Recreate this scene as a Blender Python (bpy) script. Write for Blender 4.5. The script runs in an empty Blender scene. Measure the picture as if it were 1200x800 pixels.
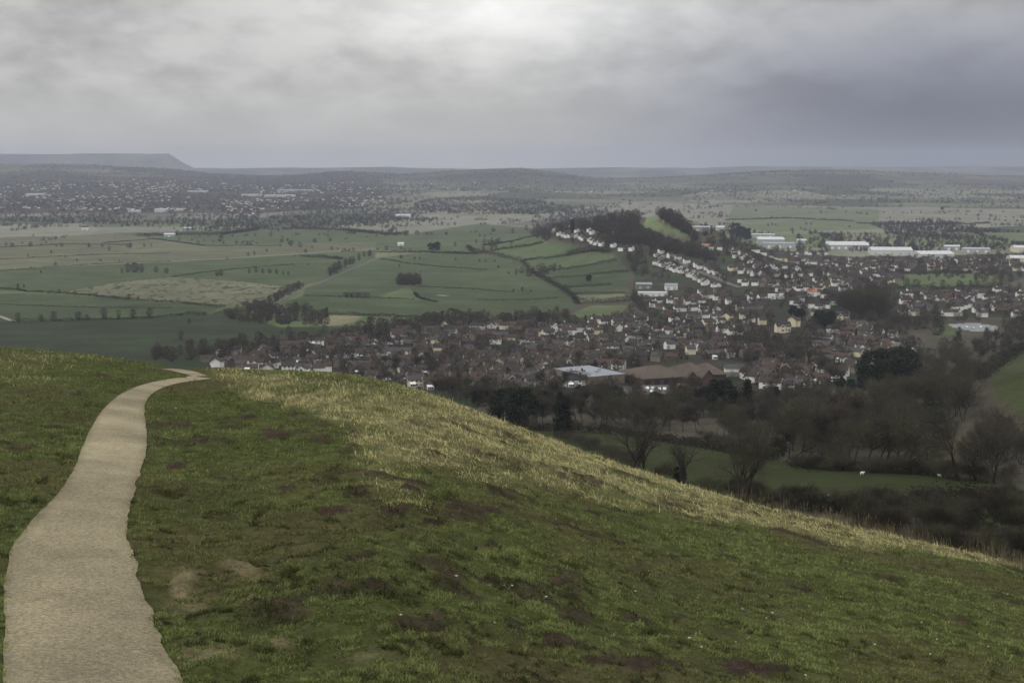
import bpy, math, random
import numpy as np
from collections import defaultdict

random.seed(11)
RNG = np.random.default_rng(11)
PI = math.pi
scene = bpy.context.scene
COL = scene.collection

# ------------------------------------------------------------------ camera
F = 1667.0                      # focal length in photo pixels (50 mm lens)
CAMZ = 145.0
HOR = 192.0
PITCH = math.atan((400 - HOR) / F)
CP, SP = math.cos(PITCH), math.sin(PITCH)

cam_d = bpy.data.cameras.new('camera')
cam_d.sensor_width = 36.0
cam_d.lens = 36.0 * F / 1200.0
cam_d.clip_start = 0.5
cam_d.clip_end = 60000
cam = bpy.data.objects.new('camera', cam_d)
cam.location = (0, 0, CAMZ)
cam.rotation_euler = (PI / 2 - PITCH, 0, 0)
COL.objects.link(cam)
scene.camera = cam


def ray(px, py):
    """photo pixel -> (t = x/y, s = drop per metre of y)"""
    a = (np.asarray(px, float) - 600) / F
    b = (np.asarray(py, float) - 400) / F
    den = CP - b * SP
    return a / den, (SP + b * CP) / den


def proj(x, y, z):
    dz = z - CAMZ
    f = y * CP - dz * SP
    u = y * SP + dz * CP
    return 600 + F * x / f, 400 - F * u / f


# ------------------------------------------------------------------ noise
def _hash(ix, iy, seed):
    h = (ix.astype(np.int64) * 374761393 + iy.astype(np.int64) * 668265263 + seed * 1442695041) & 0xFFFFFFFF
    h = ((h ^ (h >> 13)) * 1274126177) & 0xFFFFFFFF
    h = h ^ (h >> 16)
    return (h & 0xFFFFFF) / float(0xFFFFFF)


def vnoise(x, y, seed=0):
    x = np.asarray(x, float); y = np.asarray(y, float)
    ix = np.floor(x); iy = np.floor(y)
    fx = x - ix; fy = y - iy
    fx = fx * fx * (3 - 2 * fx); fy = fy * fy * (3 - 2 * fy)
    a = _hash(ix, iy, seed); b = _hash(ix + 1, iy, seed)
    c = _hash(ix, iy + 1, seed); d = _hash(ix + 1, iy + 1, seed)
    return (a * (1 - fx) + b * fx) * (1 - fy) + (c * (1 - fx) + d * fx) * fy


def fbm(x, y, seed=0, oct=4):
    s = 0; amp = 0.5; tot = 0
    for o in range(oct):
        s = s + amp * vnoise(x * 2 ** o, y * 2 ** o, seed + o * 17)
        tot += amp; amp *= 0.5
    return s / tot


def voro(x, y, seed):
    """cell id (random 0..1) and F2-F1"""
    ix = np.floor(x); iy = np.floor(y)
    f1 = np.full(x.shape, 9.0); f2 = np.full(x.shape, 9.0); cid = np.zeros(x.shape)
    for dx in (-1, 0, 1):
        for dy in (-1, 0, 1):
            jx = ix + dx; jy = iy + dy
            cx = jx + 0.15 + 0.7 * _hash(jx, jy, seed); cy = jy + 0.15 + 0.7 * _hash(jx, jy, seed + 5)
            d = np.hypot(cx - x, cy - y)
            idv = _hash(jx, jy, seed + 9)
            near = d < f1
            f2 = np.where(near, f1, np.minimum(f2, d))
            cid = np.where(near, idv, cid)
            f1 = np.where(near, d, f1)
    return cid, f2 - f1


def sstep(a, b, x):
    q = np.clip((np.asarray(x, float) - a) / (b - a), 0, 1)
    return q * q * (3 - 2 * q)


def inpoly(px, py, poly):
    px = np.asarray(px, float); py = np.asarray(py, float)
    r = np.zeros(np.broadcast(px, py).shape, bool)
    n = len(poly)
    for i in range(n):
        x1, y1 = poly[i]; x2, y2 = poly[(i + 1) % n]
        if y1 == y2: continue
        c = ((y1 > py) != (y2 > py)) & (px < (x2 - x1) * (py - y1) / (y2 - y1) + x1)
        r ^= c
    return r


# ------------------------------------------------------------------ terrain
SIL = np.array([(-500, 412), (-200, 406), (0, 408.5), (60, 412), (120, 418), (170, 426), (200, 431.5), (240, 433), (300, 434),
                (370, 436), (420, 441), (470, 452), (520, 469), (570, 490), (620, 508), (680, 531), (740, 552), (800, 571),
                (860, 588), (920, 603), (1000, 622), (1080, 640), (1140, 652), (1200, 668), (1300, 690), (1500, 730)], float)
SIL_T, SIL_S = ray(SIL[:, 0], SIL[:, 1])
_tt = np.linspace(-0.7, 0.7, 600)
_ss = np.interp(_tt, SIL_T, SIL_S)
_k = np.hanning(23); _k /= _k.sum()
_ss = np.convolve(np.pad(_ss, 11, mode='edge'), _k, 'valid')
HA = 4.0


def sil_s(t): return np.interp(t, _tt, _ss)
def crest_d(t): return np.interp(t, [-.4, -.2, 0, .2, .4], [75, 75, 62, 50, 42])


def h_fore(x, y):
    yy = np.maximum(y, 2.0)
    t = np.clip(x / yy, -0.7, 0.7)
    D = crest_d(t); s0 = sil_s(t)
    B = s0 - 2 * HA / D; C = HA / D ** 2
    drop = HA + B * yy + C * yy * yy
    # past the crest the bank eases into a steady slope
    return CAMZ - drop


_PR = np.array([0, 100, 150, 200, 250, 300, 400, 500, 600, 700, 800, 1000, 1250, 1500, 1800, 40000], float)
_PZ = np.array([100, 104, 98, 91.5, 85, 78, 62, 49, 38, 29, 22, 12, 5, 1.5, 0, 0], float)
_pr = np.arange(0, 2400, 5.0)
_pz = np.interp(_pr, _PR, _PZ)
_k2 = np.hanning(25); _k2 /= _k2.sum()
_pz = np.convolve(np.pad(_pz, 12, mode='edge'), _k2, 'valid')

# ridge of the wooded hill beyond the town: px, distance, height, half width
RIDGE = []
for px, r, z, w in ((560, 2500, 0, 150), (610, 2380, 8, 150), (660, 2260, 31, 150), (700, 2150, 54, 150), (740, 2060, 68, 140),
                    (782, 1985, 75, 120), (812, 1930, 50, 105), (860, 1830, 20, 110), (930, 1560, 14, 150), (1000, 1300, 10, 170), (1060, 1150, 4, 170)):
    t = (px - 600) / F
    RIDGE.append((t * r, r, z, w))
_rx = np.array([q[0] for q in RIDGE]); _ry = np.array([q[1] for q in RIDGE])
_rp = np.linspace(0, len(RIDGE) - 1, 90)
RX = np.interp(_rp, range(len(RIDGE)), _rx); RY = np.interp(_rp, range(len(RIDGE)), _ry)
RZ = np.interp(_rp, range(len(RIDGE)), [q[2] for q in RIDGE]); RW = np.interp(_rp, range(len(RIDGE)), [q[3] for q in RIDGE])

SKY = np.array([(-900, 196), (-400, 192), (0, 193), (60, 192), (130, 195), (190, 198), (250, 204), (330, 205), (400, 201), (480, 205),
                (520, 202), (560, 200), (610, 198), (660, 203), (700, 208), (760, 208), (830, 205), (920, 200), (1000, 200.5), (1100, 204), (1200, 207), (1700, 204)], float)
SKY_T = (SKY[:, 0] - 600) / F
SKY_Z = CAMZ - (SKY[:, 1] - HOR) / F * 9000.0


def h_ridge(x, y):
    x = np.asarray(x, float); y = np.asarray(y, float)
    out = np.zeros(np.broadcast(x, y).shape)
    m = (y > 700) & (y < 3200) & (x > -700) & (x < 1100)
    if not np.any(m): return out
    xm = x[m]; ym = y[m]
    best = np.zeros(xm.shape)
    for i in range(len(RX)):
        d2 = ((xm - RX[i]) ** 2 + (ym - RY[i]) ** 2) / (RW[i] ** 2)
        best = np.maximum(best, RZ[i] * np.exp(-d2 * 1.1))
    out[m] = best
    return out


def H(x, y):
    x = np.atleast_1d(np.asarray(x, float)); y = np.atleast_1d(np.asarray(y, float))
    x, y = np.broadcast_arrays(x, y)
    x = x.copy(); y = y.copy()
    r = np.hypot(x, y)
    P = np.interp(r, _pr, _pz)
    roll = sstep(150, 350, r) * (1 - sstep(1000, 1500, r))
    P = P + roll * 5.0 * (fbm(x / 170, y / 170, 3, 3) - 0.5)
    t = x / np.maximum(y, 1)
    # round hill on the right
    P = P + 36 * np.exp(-(((x - 235) / 85) ** 2 + ((y - 500) / 120) ** 2))
    P = P + h_ridge(x, y)
    # far rises and skyline hills
    sk = np.interp(t, SKY_T, SKY_Z)
    far = sk * (0.10 * sstep(3600, 5200, y) + 0.28 * sstep(5200, 7000, y) + 0.62 * sstep(6900, 9000, y)) * (1 - 0.75 * sstep(9300, 11500, y))
    far = far * (1 - 0.10 * (fbm(x / 900, y / 900, 21, 3) - 0.3) * sstep(4000, 6500, y))
    far = far + 34 * (fbm(x / 520, y / 520, 29, 4) - .5) * sstep(7800, 9000, y) * (1 - sstep(9300, 11000, y))
    far2 = (100 + 95 * (fbm(x / 1500, y * 0 + 3, 31, 4) - .5)) * sstep(13000, 15200, y)
    mesa = 252 * sstep(14300, 15600, y) * (1 - np.clip((t + .239 + 0.006 * (fbm(x / 400, y / 400, 37, 3) - .5)) / .034, 0, 1)) ** 1.5 * (.965 + .07 * fbm(x / 420, y * 0, 41, 4))
    P = P + np.maximum(np.maximum(far, far2), mesa)
    hf = h_fore(x, y)
    k = 10 * sstep(90, 200, y)
    return np.where(y < 90, hf, 0.5 * (hf + P + np.sqrt((hf - P) ** 2 + k * k)))


_AT_D = np.geomspace(150, 17000, 900)


def at(px, py):
    """where the sight line through a photo pixel meets the land (world x, y, z)"""
    px = np.atleast_1d(np.asarray(px, float)); py = np.atleast_1d(np.asarray(py, float))
    t, s = ray(px, py)
    X = t[:, None] * _AT_D[None, :]
    Y = np.broadcast_to(_AT_D[None, :], X.shape)
    Z = H(X.ravel(), Y.ravel()).reshape(X.shape)
    g = (CAMZ - s[:, None] * Y) - Z
    hit = g <= 0
    i = np.where(hit.any(1), hit.argmax(1), len(_AT_D) - 1)
    i = np.maximum(i, 1)
    n = np.arange(len(px))
    g0 = g[n, i - 1]; g1 = g[n, i]
    q = np.clip(g0 / np.maximum(g0 - g1, 1e-9), 0, 1)
    d = _AT_D[i - 1] * (1 - q) + _AT_D[i] * q
    x = t * d
    return np.stack([x, d, H(x, d)], 1)


def hit_fore(px, py):
    t, s = ray(px, py)
    D = crest_d(t); s0 = sil_s(t)
    B = s0 - 2 * HA / D; C = HA / D ** 2
    disc = (B - s) ** 2 - 4 * C * HA
    d = np.where(disc > 0, ((s - B) - np.sqrt(np.maximum(disc, 0))) / (2 * C), D)
    d = np.where((s <= s0), D, d)
    return t * d, d


# ------------------------------------------------------------------ mesh + property helpers
def mk(name, V, Fs, mats, mi=None, col=None, smooth=False, link=False, parent=None):
    """V (n,3); Fs list of (m,k) index arrays; col (n,3) vertex colours"""
    V = np.ascontiguousarray(V, np.float32)
    if not isinstance(Fs, (list, tuple)): Fs = [Fs]
    Fs = [np.asarray(f, np.int32) for f in Fs if len(f)]
    me = bpy.data.meshes.new(name)
    me.vertices.add(len(V)); me.vertices.foreach_set('co', V.ravel())
    tot = np.concatenate([np.full(len(f), f.shape[1], np.int32) for f in Fs])
    loops = np.concatenate([f.ravel() for f in Fs])
    start = np.concatenate([[0], np.cumsum(tot)[:-1]]).astype(np.int32)
    me.loops.add(len(loops)); me.loops.foreach_set('vertex_index', loops)
    me.polygons.add(len(tot)); me.polygons.foreach_set('loop_start', start)
    if mi is not None: me.polygons.foreach_set('material_index', np.asarray(mi, np.int32))
    if not isinstance(mats, (list, tuple)): mats = [mats]
    for m in mats: me.materials.append(m)
    if col is not None:
        a = me.color_attributes.new('col', 'FLOAT_COLOR', 'POINT')
        c = np.ones((len(V), 4), np.float32); c[:, :3] = col
        a.data.foreach_set('color', c.ravel())
    me.update(calc_edges=True)
    me.polygons.foreach_set('use_smooth', np.full(len(tot), smooth, bool))
    if not link: return me
    return ob(name, me, parent)


def ob(name, me, parent=None, loc=None, rz=0, sc=None):
    o = bpy.data.objects.new(name, me)
    COL.objects.link(o)
    if parent is not None: o.parent = parent
    if loc is not None: o.location = [float(v) for v in loc]
    if rz: o.rotation_euler = (0, 0, float(rz))
    if sc is not None: o.scale = (sc, sc, sc) if np.isscalar(sc) else sc
    return o


def tag(o, label=None, cat=None, group=None, kind=None):
    if label: o['label'] = label
    if cat: o['category'] = cat
    if group: o['group'] = group
    if kind: o['kind'] = kind
    return o


class MB:
    """gathers boxes and polygons into one mesh"""
    def __init__(s): s.v = []; s.f = []; s.m = []
    def poly(s, pts, m=0):
        n = len(s.v); s.v += [tuple(p) for p in pts]; s.f.append(list(range(n, n + len(pts)))); s.m.append(m)
    def box(s, x0, x1, y0, y1, z0, z1, m=0):
        n = len(s.v)
        s.v += [(x0, y0, z0), (x1, y0, z0), (x1, y1, z0), (x0, y1, z0), (x0, y0, z1), (x1, y0, z1), (x1, y1, z1), (x0, y1, z1)]
        for q in ((0, 3, 2, 1), (4, 5, 6, 7), (0, 1, 5, 4), (1, 2, 6, 5), (2, 3, 7, 6), (3, 0, 4, 7)):
            s.f.append([n + k for k in q]); s.m.append(m)
    def prism(s, prof, y0, y1, m=0):
        """profile in x,z pushed along y"""
        n = len(s.v); k = len(prof)
        s.v += [(x, y0, z) for x, z in prof] + [(x, y1, z) for x, z in prof]
        for i in range(k):
            j = (i + 1) % k
            s.f.append([n + i, n + j, n + k + j, n + k + i]); s.m.append(m)
        s.f.append([n + i for i in range(k)][::-1]); s.m.append(m)
        s.f.append([n + k + i for i in range(k)]); s.m.append(m)
    def mesh(s, name, mats):
        me = bpy.data.meshes.new(name)
        me.from_pydata(s.v, [], s.f)
        if not isinstance(mats, (list, tuple)): mats = [mats]
        for m in mats: me.materials.append(m)
        me.polygons.foreach_set('material_index', np.array(s.m, np.int32))
        me.update()
        return me


# ------------------------------------------------------------------ materials
def mat(name, base=None, rough=0.9, attr=False, nscale=None, namt=0.25, ndetail=6, bump=0.0, bscale=None, transl=0.0, spec=0.2, metal=0):
    m = bpy.data.materials.new(name); m.use_nodes = True
    nt = m.node_tree; N = nt.nodes; L = nt.links
    bs = N['Principled BSDF']
    bs.inputs['Roughness'].default_value = rough
    bs.inputs['Specular IOR Level'].default_value = spec
    bs.inputs['Metallic'].default_value = metal
    src = None
    if attr:
        a = N.new('ShaderNodeAttribute'); a.attribute_name = 'col'; src = a.outputs['Color']
    else:
        c = N.new('ShaderNodeRGB'); c.outputs[0].default_value = (*base, 1); src = c.outputs[0]
    if nscale:
        geo = N.new('ShaderNodeNewGeometry')
        prev = src
        scales = nscale if isinstance(nscale, (list, tuple)) else [nscale]
        for sc in scales:
            no = N.new('ShaderNodeTexNoise'); no.inputs['Scale'].default_value = sc; no.inputs['Detail'].default_value = ndetail
            no.inputs['Roughness'].default_value = 0.62
            L.new(geo.outputs['Position'], no.inputs['Vector'])
            mr = N.new('ShaderNodeMapRange')
            mr.inputs['From Min'].default_value = 0.28; mr.inputs['From Max'].default_value = 0.72
            mr.inputs['To Min'].default_value = 1 - namt; mr.inputs['To Max'].default_value = 1 + namt
            L.new(no.outputs['Fac'], mr.inputs['Value'])
            mx = N.new('ShaderNodeVectorMath'); mx.operation = 'SCALE'
            L.new(prev, mx.inputs[0]); L.new(mr.outputs['Result'], mx.inputs['Scale'])
            prev = mx.outputs[0]
        src = prev
    L.new(src, bs.inputs['Base Color'])
    if bump:
        geo2 = N.new('ShaderNodeNewGeometry')
        n2 = N.new('ShaderNodeTexNoise'); n2.inputs['Scale'].default_value = bscale; n2.inputs['Detail'].default_value = 8
        n2.inputs['Roughness'].default_value = 0.7
        L.new(geo2.outputs['Position'], n2.inputs['Vector'])
        bu = N.new('ShaderNodeBump'); bu.inputs['Strength'].default_value = 1.0; bu.inputs['Distance'].default_value = bump
        L.new(n2.outputs['Fac'], bu.inputs['Height']); L.new(bu.outputs['Normal'], bs.inputs['Normal'])
    if transl:
        out = N['Material Output']
        tr = N.new('ShaderNodeBsdfTranslucent'); L.new(src, tr.inputs['Color'])
        ms = N.new('ShaderNodeMixShader'); ms.inputs[0].default_value = transl
        L.new(bs.outputs[0], ms.inputs[1]); L.new(tr.outputs[0], ms.inputs[2]); L.new(ms.outputs[0], out.inputs['Surface'])
    return m


M = {}
M['land'] = mat('land_cover', attr=True, nscale=[0.02, 0.3], namt=0.22, rough=1, spec=0.05)
M['turf'] = mat('turf_ground', attr=True, nscale=[2.5, 22.0], namt=0.38, rough=1, spec=0.05, bump=0.03, bscale=14)
M['blade'] = mat('grass_blades', attr=True, rough=0.8, spec=0.12, transl=0.25)
M['path'] = mat('path_gravel', attr=True, nscale=[0.35, 22.0, 60.0], namt=0.42, rough=0.95, spec=0.15, bump=0.012, bscale=70)
M['bark'] = mat('bark', (0.042, 0.036, 0.030), nscale=3.0, rough=1, spec=0.05)
M['twig'] = mat('twigs', (0.066, 0.058, 0.048), rough=1, spec=0.02)
M['twig_green'] = mat('twigs_mossy', (0.070, 0.067, 0.043), rough=1, spec=0.02)
M['twig_red'] = mat('twigs_reddish', (0.064, 0.054, 0.043), rough=1, spec=0.02)
M['ever'] = mat('evergreen_leaves', (0.020, 0.026, 0.016), nscale=0.7, namt=0.5, rough=0.9, spec=0.1)
M['ivy'] = mat('ivy_leaves', (0.030, 0.038, 0.020), nscale=0.8, namt=0.5, rough=0.8, spec=0.15)
M['hedge'] = mat('hedge_twigs', (0.028, 0.027, 0.018), nscale=0.2, namt=0.4, rough=1, spec=0.03)
M['farwood'] = mat('far_woodland', (0.050, 0.046, 0.050), nscale=0.02, namt=0.3, rough=1, spec=0.02)
M['road'] = mat('road_surface', (0.115, 0.112, 0.105), nscale=0.1, rough=0.9)
M['road_pale'] = mat('track_surface', (0.24, 0.24, 0.20), nscale=0.1, rough=0.95)
WALLS = {'white': (0.78, 0.77, 0.74), 'cream': (0.66, 0.60, 0.44), 'red brick': (0.095, 0.066, 0.055), 'grey stone': (0.19, 0.18, 0.165), 'buff brick': (0.20, 0.165, 0.13)}
ROOFS = {'brown': (0.052, 0.042, 0.036), 'grey': (0.066, 0.064, 0.066), 'dark': (0.036, 0.034, 0.034), 'reddish': (0.066, 0.047, 0.039)}
for k, c in WALLS.items(): M['w_' + k] = mat('wall_' + k.replace(' ', '_'), c, nscale=0.7, namt=0.1, rough=0.9)
for k, c in ROOFS.items(): M['r_' + k] = mat('roof_' + k, c, nscale=[0.5, 6.0], namt=0.22, rough=0.85)
M['glass'] = mat('window_glass', (0.03, 0.035, 0.04), rough=0.12, spec=0.6, nscale=0.3)
M['frame'] = mat('white_frame', (0.8, 0.8, 0.78), rough=0.5, nscale=0.6, namt=0.06)
M['barge'] = mat('painted_boards', (0.50, 0.45, 0.38), rough=0.6, nscale=0.6, namt=0.1)
M['metal_white'] = mat('white_sheet_roof', (0.56, 0.57, 0.58), rough=0.45, nscale=0.05, namt=0.1, spec=0.4)
M['metal_grey'] = mat('grey_sheet_cladding', (0.36, 0.38, 0.40), rough=0.5, nscale=0.05, namt=0.12, spec=0.4)
M['flatroof'] = mat('flat_roof_membrane', (0.21, 0.225, 0.265), rough=0.4, nscale=[0.05, 0.6], namt=0.12, spec=0.5)
M['tile_tan'] = mat('tan_roof_tiles', (0.098, 0.078, 0.063), nscale=[0.15, 3], namt=0.15, rough=0.9)
M['tile_orange'] = mat('orange_roof_tiles', (0.38, 0.19, 0.12), nscale=[0.3, 3], namt=0.15, rough=0.9)
M['wool'] = mat('sheep_wool', (0.72, 0.69, 0.62), rough=1, nscale=8, namt=0.15, bump=0.03, bscale=18)
M['dark'] = mat('dark_skin', (0.03, 0.028, 0.026), rough=0.8, nscale=5)
M['rubber'] = mat('tyre_rubber', (0.02, 0.02, 0.02), rough=0.9, nscale=5)
for k, c in (('white', (.8, .8, .8)), ('silver', (.5, .51, .52)), ('red', (.3, .02, .02)), ('blue', (.03, .06, .22)), ('black', (.02, .02, .022))):
    M['car_' + k] = mat('car_paint_' + k, c, rough=0.25, spec=0.5, nscale=0.8, namt=0.05)

# ------------------------------------------------------------------ land cover (albedo of the ground, per place)
C_ = lambda *a: np.array(a, float)
GREEN_D = C_(.034, .047, .022); GREEN_M = C_(.056, .079, .034); GREEN_B = C_(.076, .102, .040); PALE = C_(.115, .120, .066)
STRAW = C_(.24, .215, .12); BROWN = C_(.065, .055, .040); MARSH = C_(.150, .155, .110); GARDEN = C_(.040, .036, .028); EARTH = C_(.055, .042, .032)

FIELDS = [  # polygons over the ground, colour
    ([(-60, 376), (20, 377), (110, 374), (240, 369), (262, 362), (330, 384), (400, 384), (520, 374), (552, 372), (480, 388), (420, 394), (330, 402), (240, 415), (-60, 430)], GREEN_D),
    ([(-60, 342), (72, 345), (150, 351), (210, 355), (262, 360), (240, 369), (110, 374), (20, 377), (-60, 376)], GREEN_M * .92),
    ([(-60, 318), (200, 307), (336, 299), (440, 293), (440, 302), (415, 314), (387, 326), (345, 337), (285, 330), (200, 325), (130, 332), (72, 342), (-60, 340)], GREEN_M * .9),
    ([(72, 342), (130, 332), (200, 324.5), (285, 330), (345, 337), (357, 338), (317, 358), (262, 359), (200, 353), (149, 350)], PALE * 1.05),
    ([(415, 314), (442, 303), (490, 296), (560, 297), (584, 300), (612, 306), (624, 320), (640, 329), (654, 337), (668, 346), (678, 356), (660, 368), (600, 372), (552, 372), (527, 363), (490, 349), (478, 335), (440, 349), (356, 347), (356, 338), (387, 326)], GREEN_D * 1.6),
    ([(356, 347), (440, 349), (485, 350), (510, 352), (527, 363), (517, 373), (450, 370), (380, 368), (330, 356)], GREEN_M * .97),
    ([(374, 372), (395, 369), (425, 371), (416, 376), (395, 381), (378, 381)], STRAW * .75),
    ([(-60, 285), (0, 283), (130, 273), (250, 290), (330, 285), (440, 283), (440, 293), (336, 299), (200, 307), (-60, 318)], PALE * .8),
    ([(130, 273), (200, 272), (300, 266), (420, 268), (470, 276), (440, 283), (330, 285), (250, 290)], GREEN_M),
    ([(470, 276), (560, 262), (640, 268), (626, 277), (566, 288), (556, 296), (490, 295), (440, 293), (440, 283)], GREEN_M),
    ([(566, 288), (626, 277), (650, 278), (640, 285), (600, 291), (576, 294)], GREEN_M * 1.1),
    ([(576, 294), (600, 291), (640, 285), (680, 288), (664, 300), (615, 305), (590, 300)], GREEN_M * 1.1),
    ([(615, 305), (664, 300), (700, 294), (722, 296), (720, 306), (670, 315), (646, 317), (624, 320)], GREEN_M * 1.15),
    ([(646, 317), (670, 315), (720, 306), (742, 312), (736, 318), (690, 323), (641, 327), (624, 320)], GREEN_D * 1.5),
    ([(641, 327), (690, 323), (736, 318), (740, 328), (716, 334), (658, 337), (650, 333)], GREEN_D * 1.35),
    ([(658, 337), (716, 334), (736, 334), (736, 343), (700, 344), (672, 345)], GREEN_D * 1.6),
    ([(674, 346), (730, 344), (736, 351), (690, 353), (680, 354)], PALE * 1.15),
    ([(664, 371), (692, 358), (735, 358), (732, 371), (672, 376)], GREEN_B * 1.15),
    ([(-60, 264), (95, 262), (120, 270), (90, 275), (-60, 280)], MARSH),
    ([(480, 250), (600, 256), (700, 240), (760, 236), (860, 240), (1260, 246), (1260, 262), (1030, 272), (900, 272), (830, 266), (700, 246), (600, 262), (480, 256)], MARSH * .95),
    ([(860, 240), (1030, 246), (1030, 268), (900, 272), (850, 262)], GREEN_B * 1.25),
    ([(1040, 272), (1180, 274), (1260, 280), (1260, 292), (1130, 290), (1060, 284)], GREEN_B * 1.1),
    ([(1040, 322), (1160, 320), (1175, 334), (1100, 338), (1042, 336)], GREEN_B * .95),
    ([(752, 266), (758, 256), (764, 254), (778, 262), (800, 272), (816, 281), (800, 279), (786, 274), (770, 270)], GREEN_B * 1.35),
    ([(1110, 380), (1140, 378), (1168, 382), (1170, 388), (1140, 388), (1118, 384)], C_(.24, .25, .27)),
    ([(1090, 382), (1110, 380), (1130, 390), (1100, 396)], GREEN_B * .9),
    ([(600, 500), (640, 504), (700, 507), (760, 513), (830, 525), (910, 539), (980, 549), (1060, 553), (1150, 561), (1172, 566), (1150, 576), (1050, 578), (960, 578), (900, 590), (820, 580), (740, 560), (600, 530)], C_(.034, .044, .012)),
    ([(1160, 440), (1200, 408), (1300, 380), (1400, 420), (1350, 520), (1200, 490), (1170, 470)], C_(.050, .064, .020)),
    ([(1060, 505), (1100, 498), (1150, 520), (1140, 555), (1060, 548)], C_(.085, .075, .042)),
    ([(960, 470), (1010, 462), (1020, 476), (985, 482)], C_(.085, .085, .045)),
    ([(1140, 590), (1260, 585), (1260, 620), (1150, 625)], C_(.060, .075, .032)),
    ([(680, 455), (800, 448), (800, 462), (700, 462)], C_(.11, .11, .115)),
]
TOWN = [(225, 418), (300, 400), (330, 394), (420, 386), (480, 380), (560, 374), (640, 377), (672, 378), (735, 372), (742, 352), (742, 322), (722, 300),
        (690, 290), (648, 280), (650, 264), (700, 274), (745, 288), (800, 288), (850, 280), (900, 292), (1000, 302), (1210, 296), (1210, 322), (1170, 336),
        (1210, 345), (1210, 372), (1100, 372), (1060, 385), (1085, 408), (1060, 425), (1010, 440), (960, 462), (900, 472), (800, 470), (700, 462), (620, 470), (560, 468), (470, 452), (330, 436)]


def land_colour(x, y, z):
    px, py = proj(x, y, z)
    n = len(x)
    # distant parcels
    wx = x + 60 * (vnoise(x / 200, y / 200, 61) - .5); wy = y + 60 * (vnoise(x / 200, y / 200, 62) - .5)
    cid, edge = voro(wx / 330, wy / 420, 71)
    pal = np.array([GREEN_M * 1.25, GREEN_D * 1.3, PALE, MARSH * .9, GREEN_B * 1.2, BROWN * 1.4, GREEN_M, PALE * 1.2])
    col = pal[np.minimum((cid * 8).astype(int), 7)].copy()
    near = (np.hypot(x, y) < 2300)
    dull = np.where((px > 560) & near, 1.0, 0.0)[:, None]
    col = col * (1 - dull) + (BROWN * .95 + GREEN_D * .15) * dull
    col[(py > 395) & (px < 560)] = GREEN_D
    j = 3.0 * (vnoise(x / 90, y / 90, 81) - .5) * np.clip(600 / np.maximum(np.hypot(x, y), 1), .1, 1)
    for poly, c in FIELDS:
        col[inpoly(px + j * 2, py + j * .6, poly)] = c
    tw = inpoly(px, py, TOWN)
    keep = inpoly(px, py, [(680, 455), (800, 448), (800, 462), (700, 462)]) | inpoly(px, py, FIELDS[24][0]) | inpoly(px, py, FIELDS[22][0])
    g = fbm(x / 25, y / 25, 91, 3)[:, None]
    gc = GARDEN * (1 - sstep(.48, .6, g)) + GREEN_D * 1.0 * sstep(.48, .6, g)
    col = np.where((tw & ~keep)[:, None], gc, col)
    street = inpoly(px + 90 * (fbm(x / 500, y / 700, 103, 3) - .5), py, [(-60, 206), (430, 208), (440, 230), (420, 244), (300, 250), (-60, 250)])
    col[street] = BROWN * .7
    # tufted rough pasture
    q = fbm(x / 14, y / 14, 95, 3)
    big = fbm(x / 120, y / 160, 97, 3)
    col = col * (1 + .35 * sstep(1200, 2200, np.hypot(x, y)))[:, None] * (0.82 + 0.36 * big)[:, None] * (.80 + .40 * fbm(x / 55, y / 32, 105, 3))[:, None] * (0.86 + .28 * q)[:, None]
    rough = inpoly(px, py, FIELDS[3][0])
    sp = (vnoise(x / 5, y / 11, 99) > .74) & rough
    col[sp] *= .38
    # land colours drawn towards a warm grey, more so with distance
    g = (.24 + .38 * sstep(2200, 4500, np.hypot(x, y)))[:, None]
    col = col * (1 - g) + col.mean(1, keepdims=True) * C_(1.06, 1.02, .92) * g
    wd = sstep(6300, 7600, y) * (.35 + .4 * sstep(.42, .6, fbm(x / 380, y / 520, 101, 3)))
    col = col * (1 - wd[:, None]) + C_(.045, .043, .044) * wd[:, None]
    return np.clip(col, .01, .9)


def grid_mesh(name, t, d, hfun, cfun, m):
    T, D = np.meshgrid(t, d)
    X = (T * D).ravel(); Y = D.ravel()
    X = np.clip(X, -17400, 17400)
    Z, c = hfun(X, Y), None
    c = cfun(X, Y, Z)
    nt_, nd = len(t), len(d)
    i = (np.arange(nd - 1)[:, None] * nt_ + np.arange(nt_ - 1)[None, :]).ravel()
    Fq = np.stack([i, i + 1, i + 1 + nt_, i + nt_], 1)
    return mk(name, np.stack([X, Y, Z], 1), Fq, m, col=c, smooth=True, link=True), X, Y, Z


tcols = np.concatenate([np.linspace(-1.05, -.42, 50)[:-1], np.linspace(-.42, .42, 1050), np.linspace(.42, 1.05, 50)[1:]])
drows = np.concatenate([np.geomspace(100, 250, 50)[:-1], np.geomspace(250, 3200, 430)[:-1], np.geomspace(3200, 17200, 190)])
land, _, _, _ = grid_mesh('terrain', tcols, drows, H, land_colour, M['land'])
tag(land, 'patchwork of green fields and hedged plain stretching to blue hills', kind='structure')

# ------------------------------------------------------------------ the grassy hilltop in front
PL = np.array([(5, 1000), (4, 900), (4, 800), (4, 760), (5, 720), (5, 690), (8, 655), (20, 630), (42, 605), (70, 577), (86, 552), (95, 527), (107, 500), (118, 482), (140, 461), (170, 449), (205, 442.5), (222, 440.6)], float)
PR = np.array([(262, 1000), (238, 880), (212, 800), (200, 765), (180, 725), (167, 685), (155, 650), (149, 620), (152, 590), (162, 560), (171, 535), (173, 507), (168, 482), (172, 466), (187, 455), (210, 448), (232, 445.5), (249, 443.5)], float)


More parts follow.
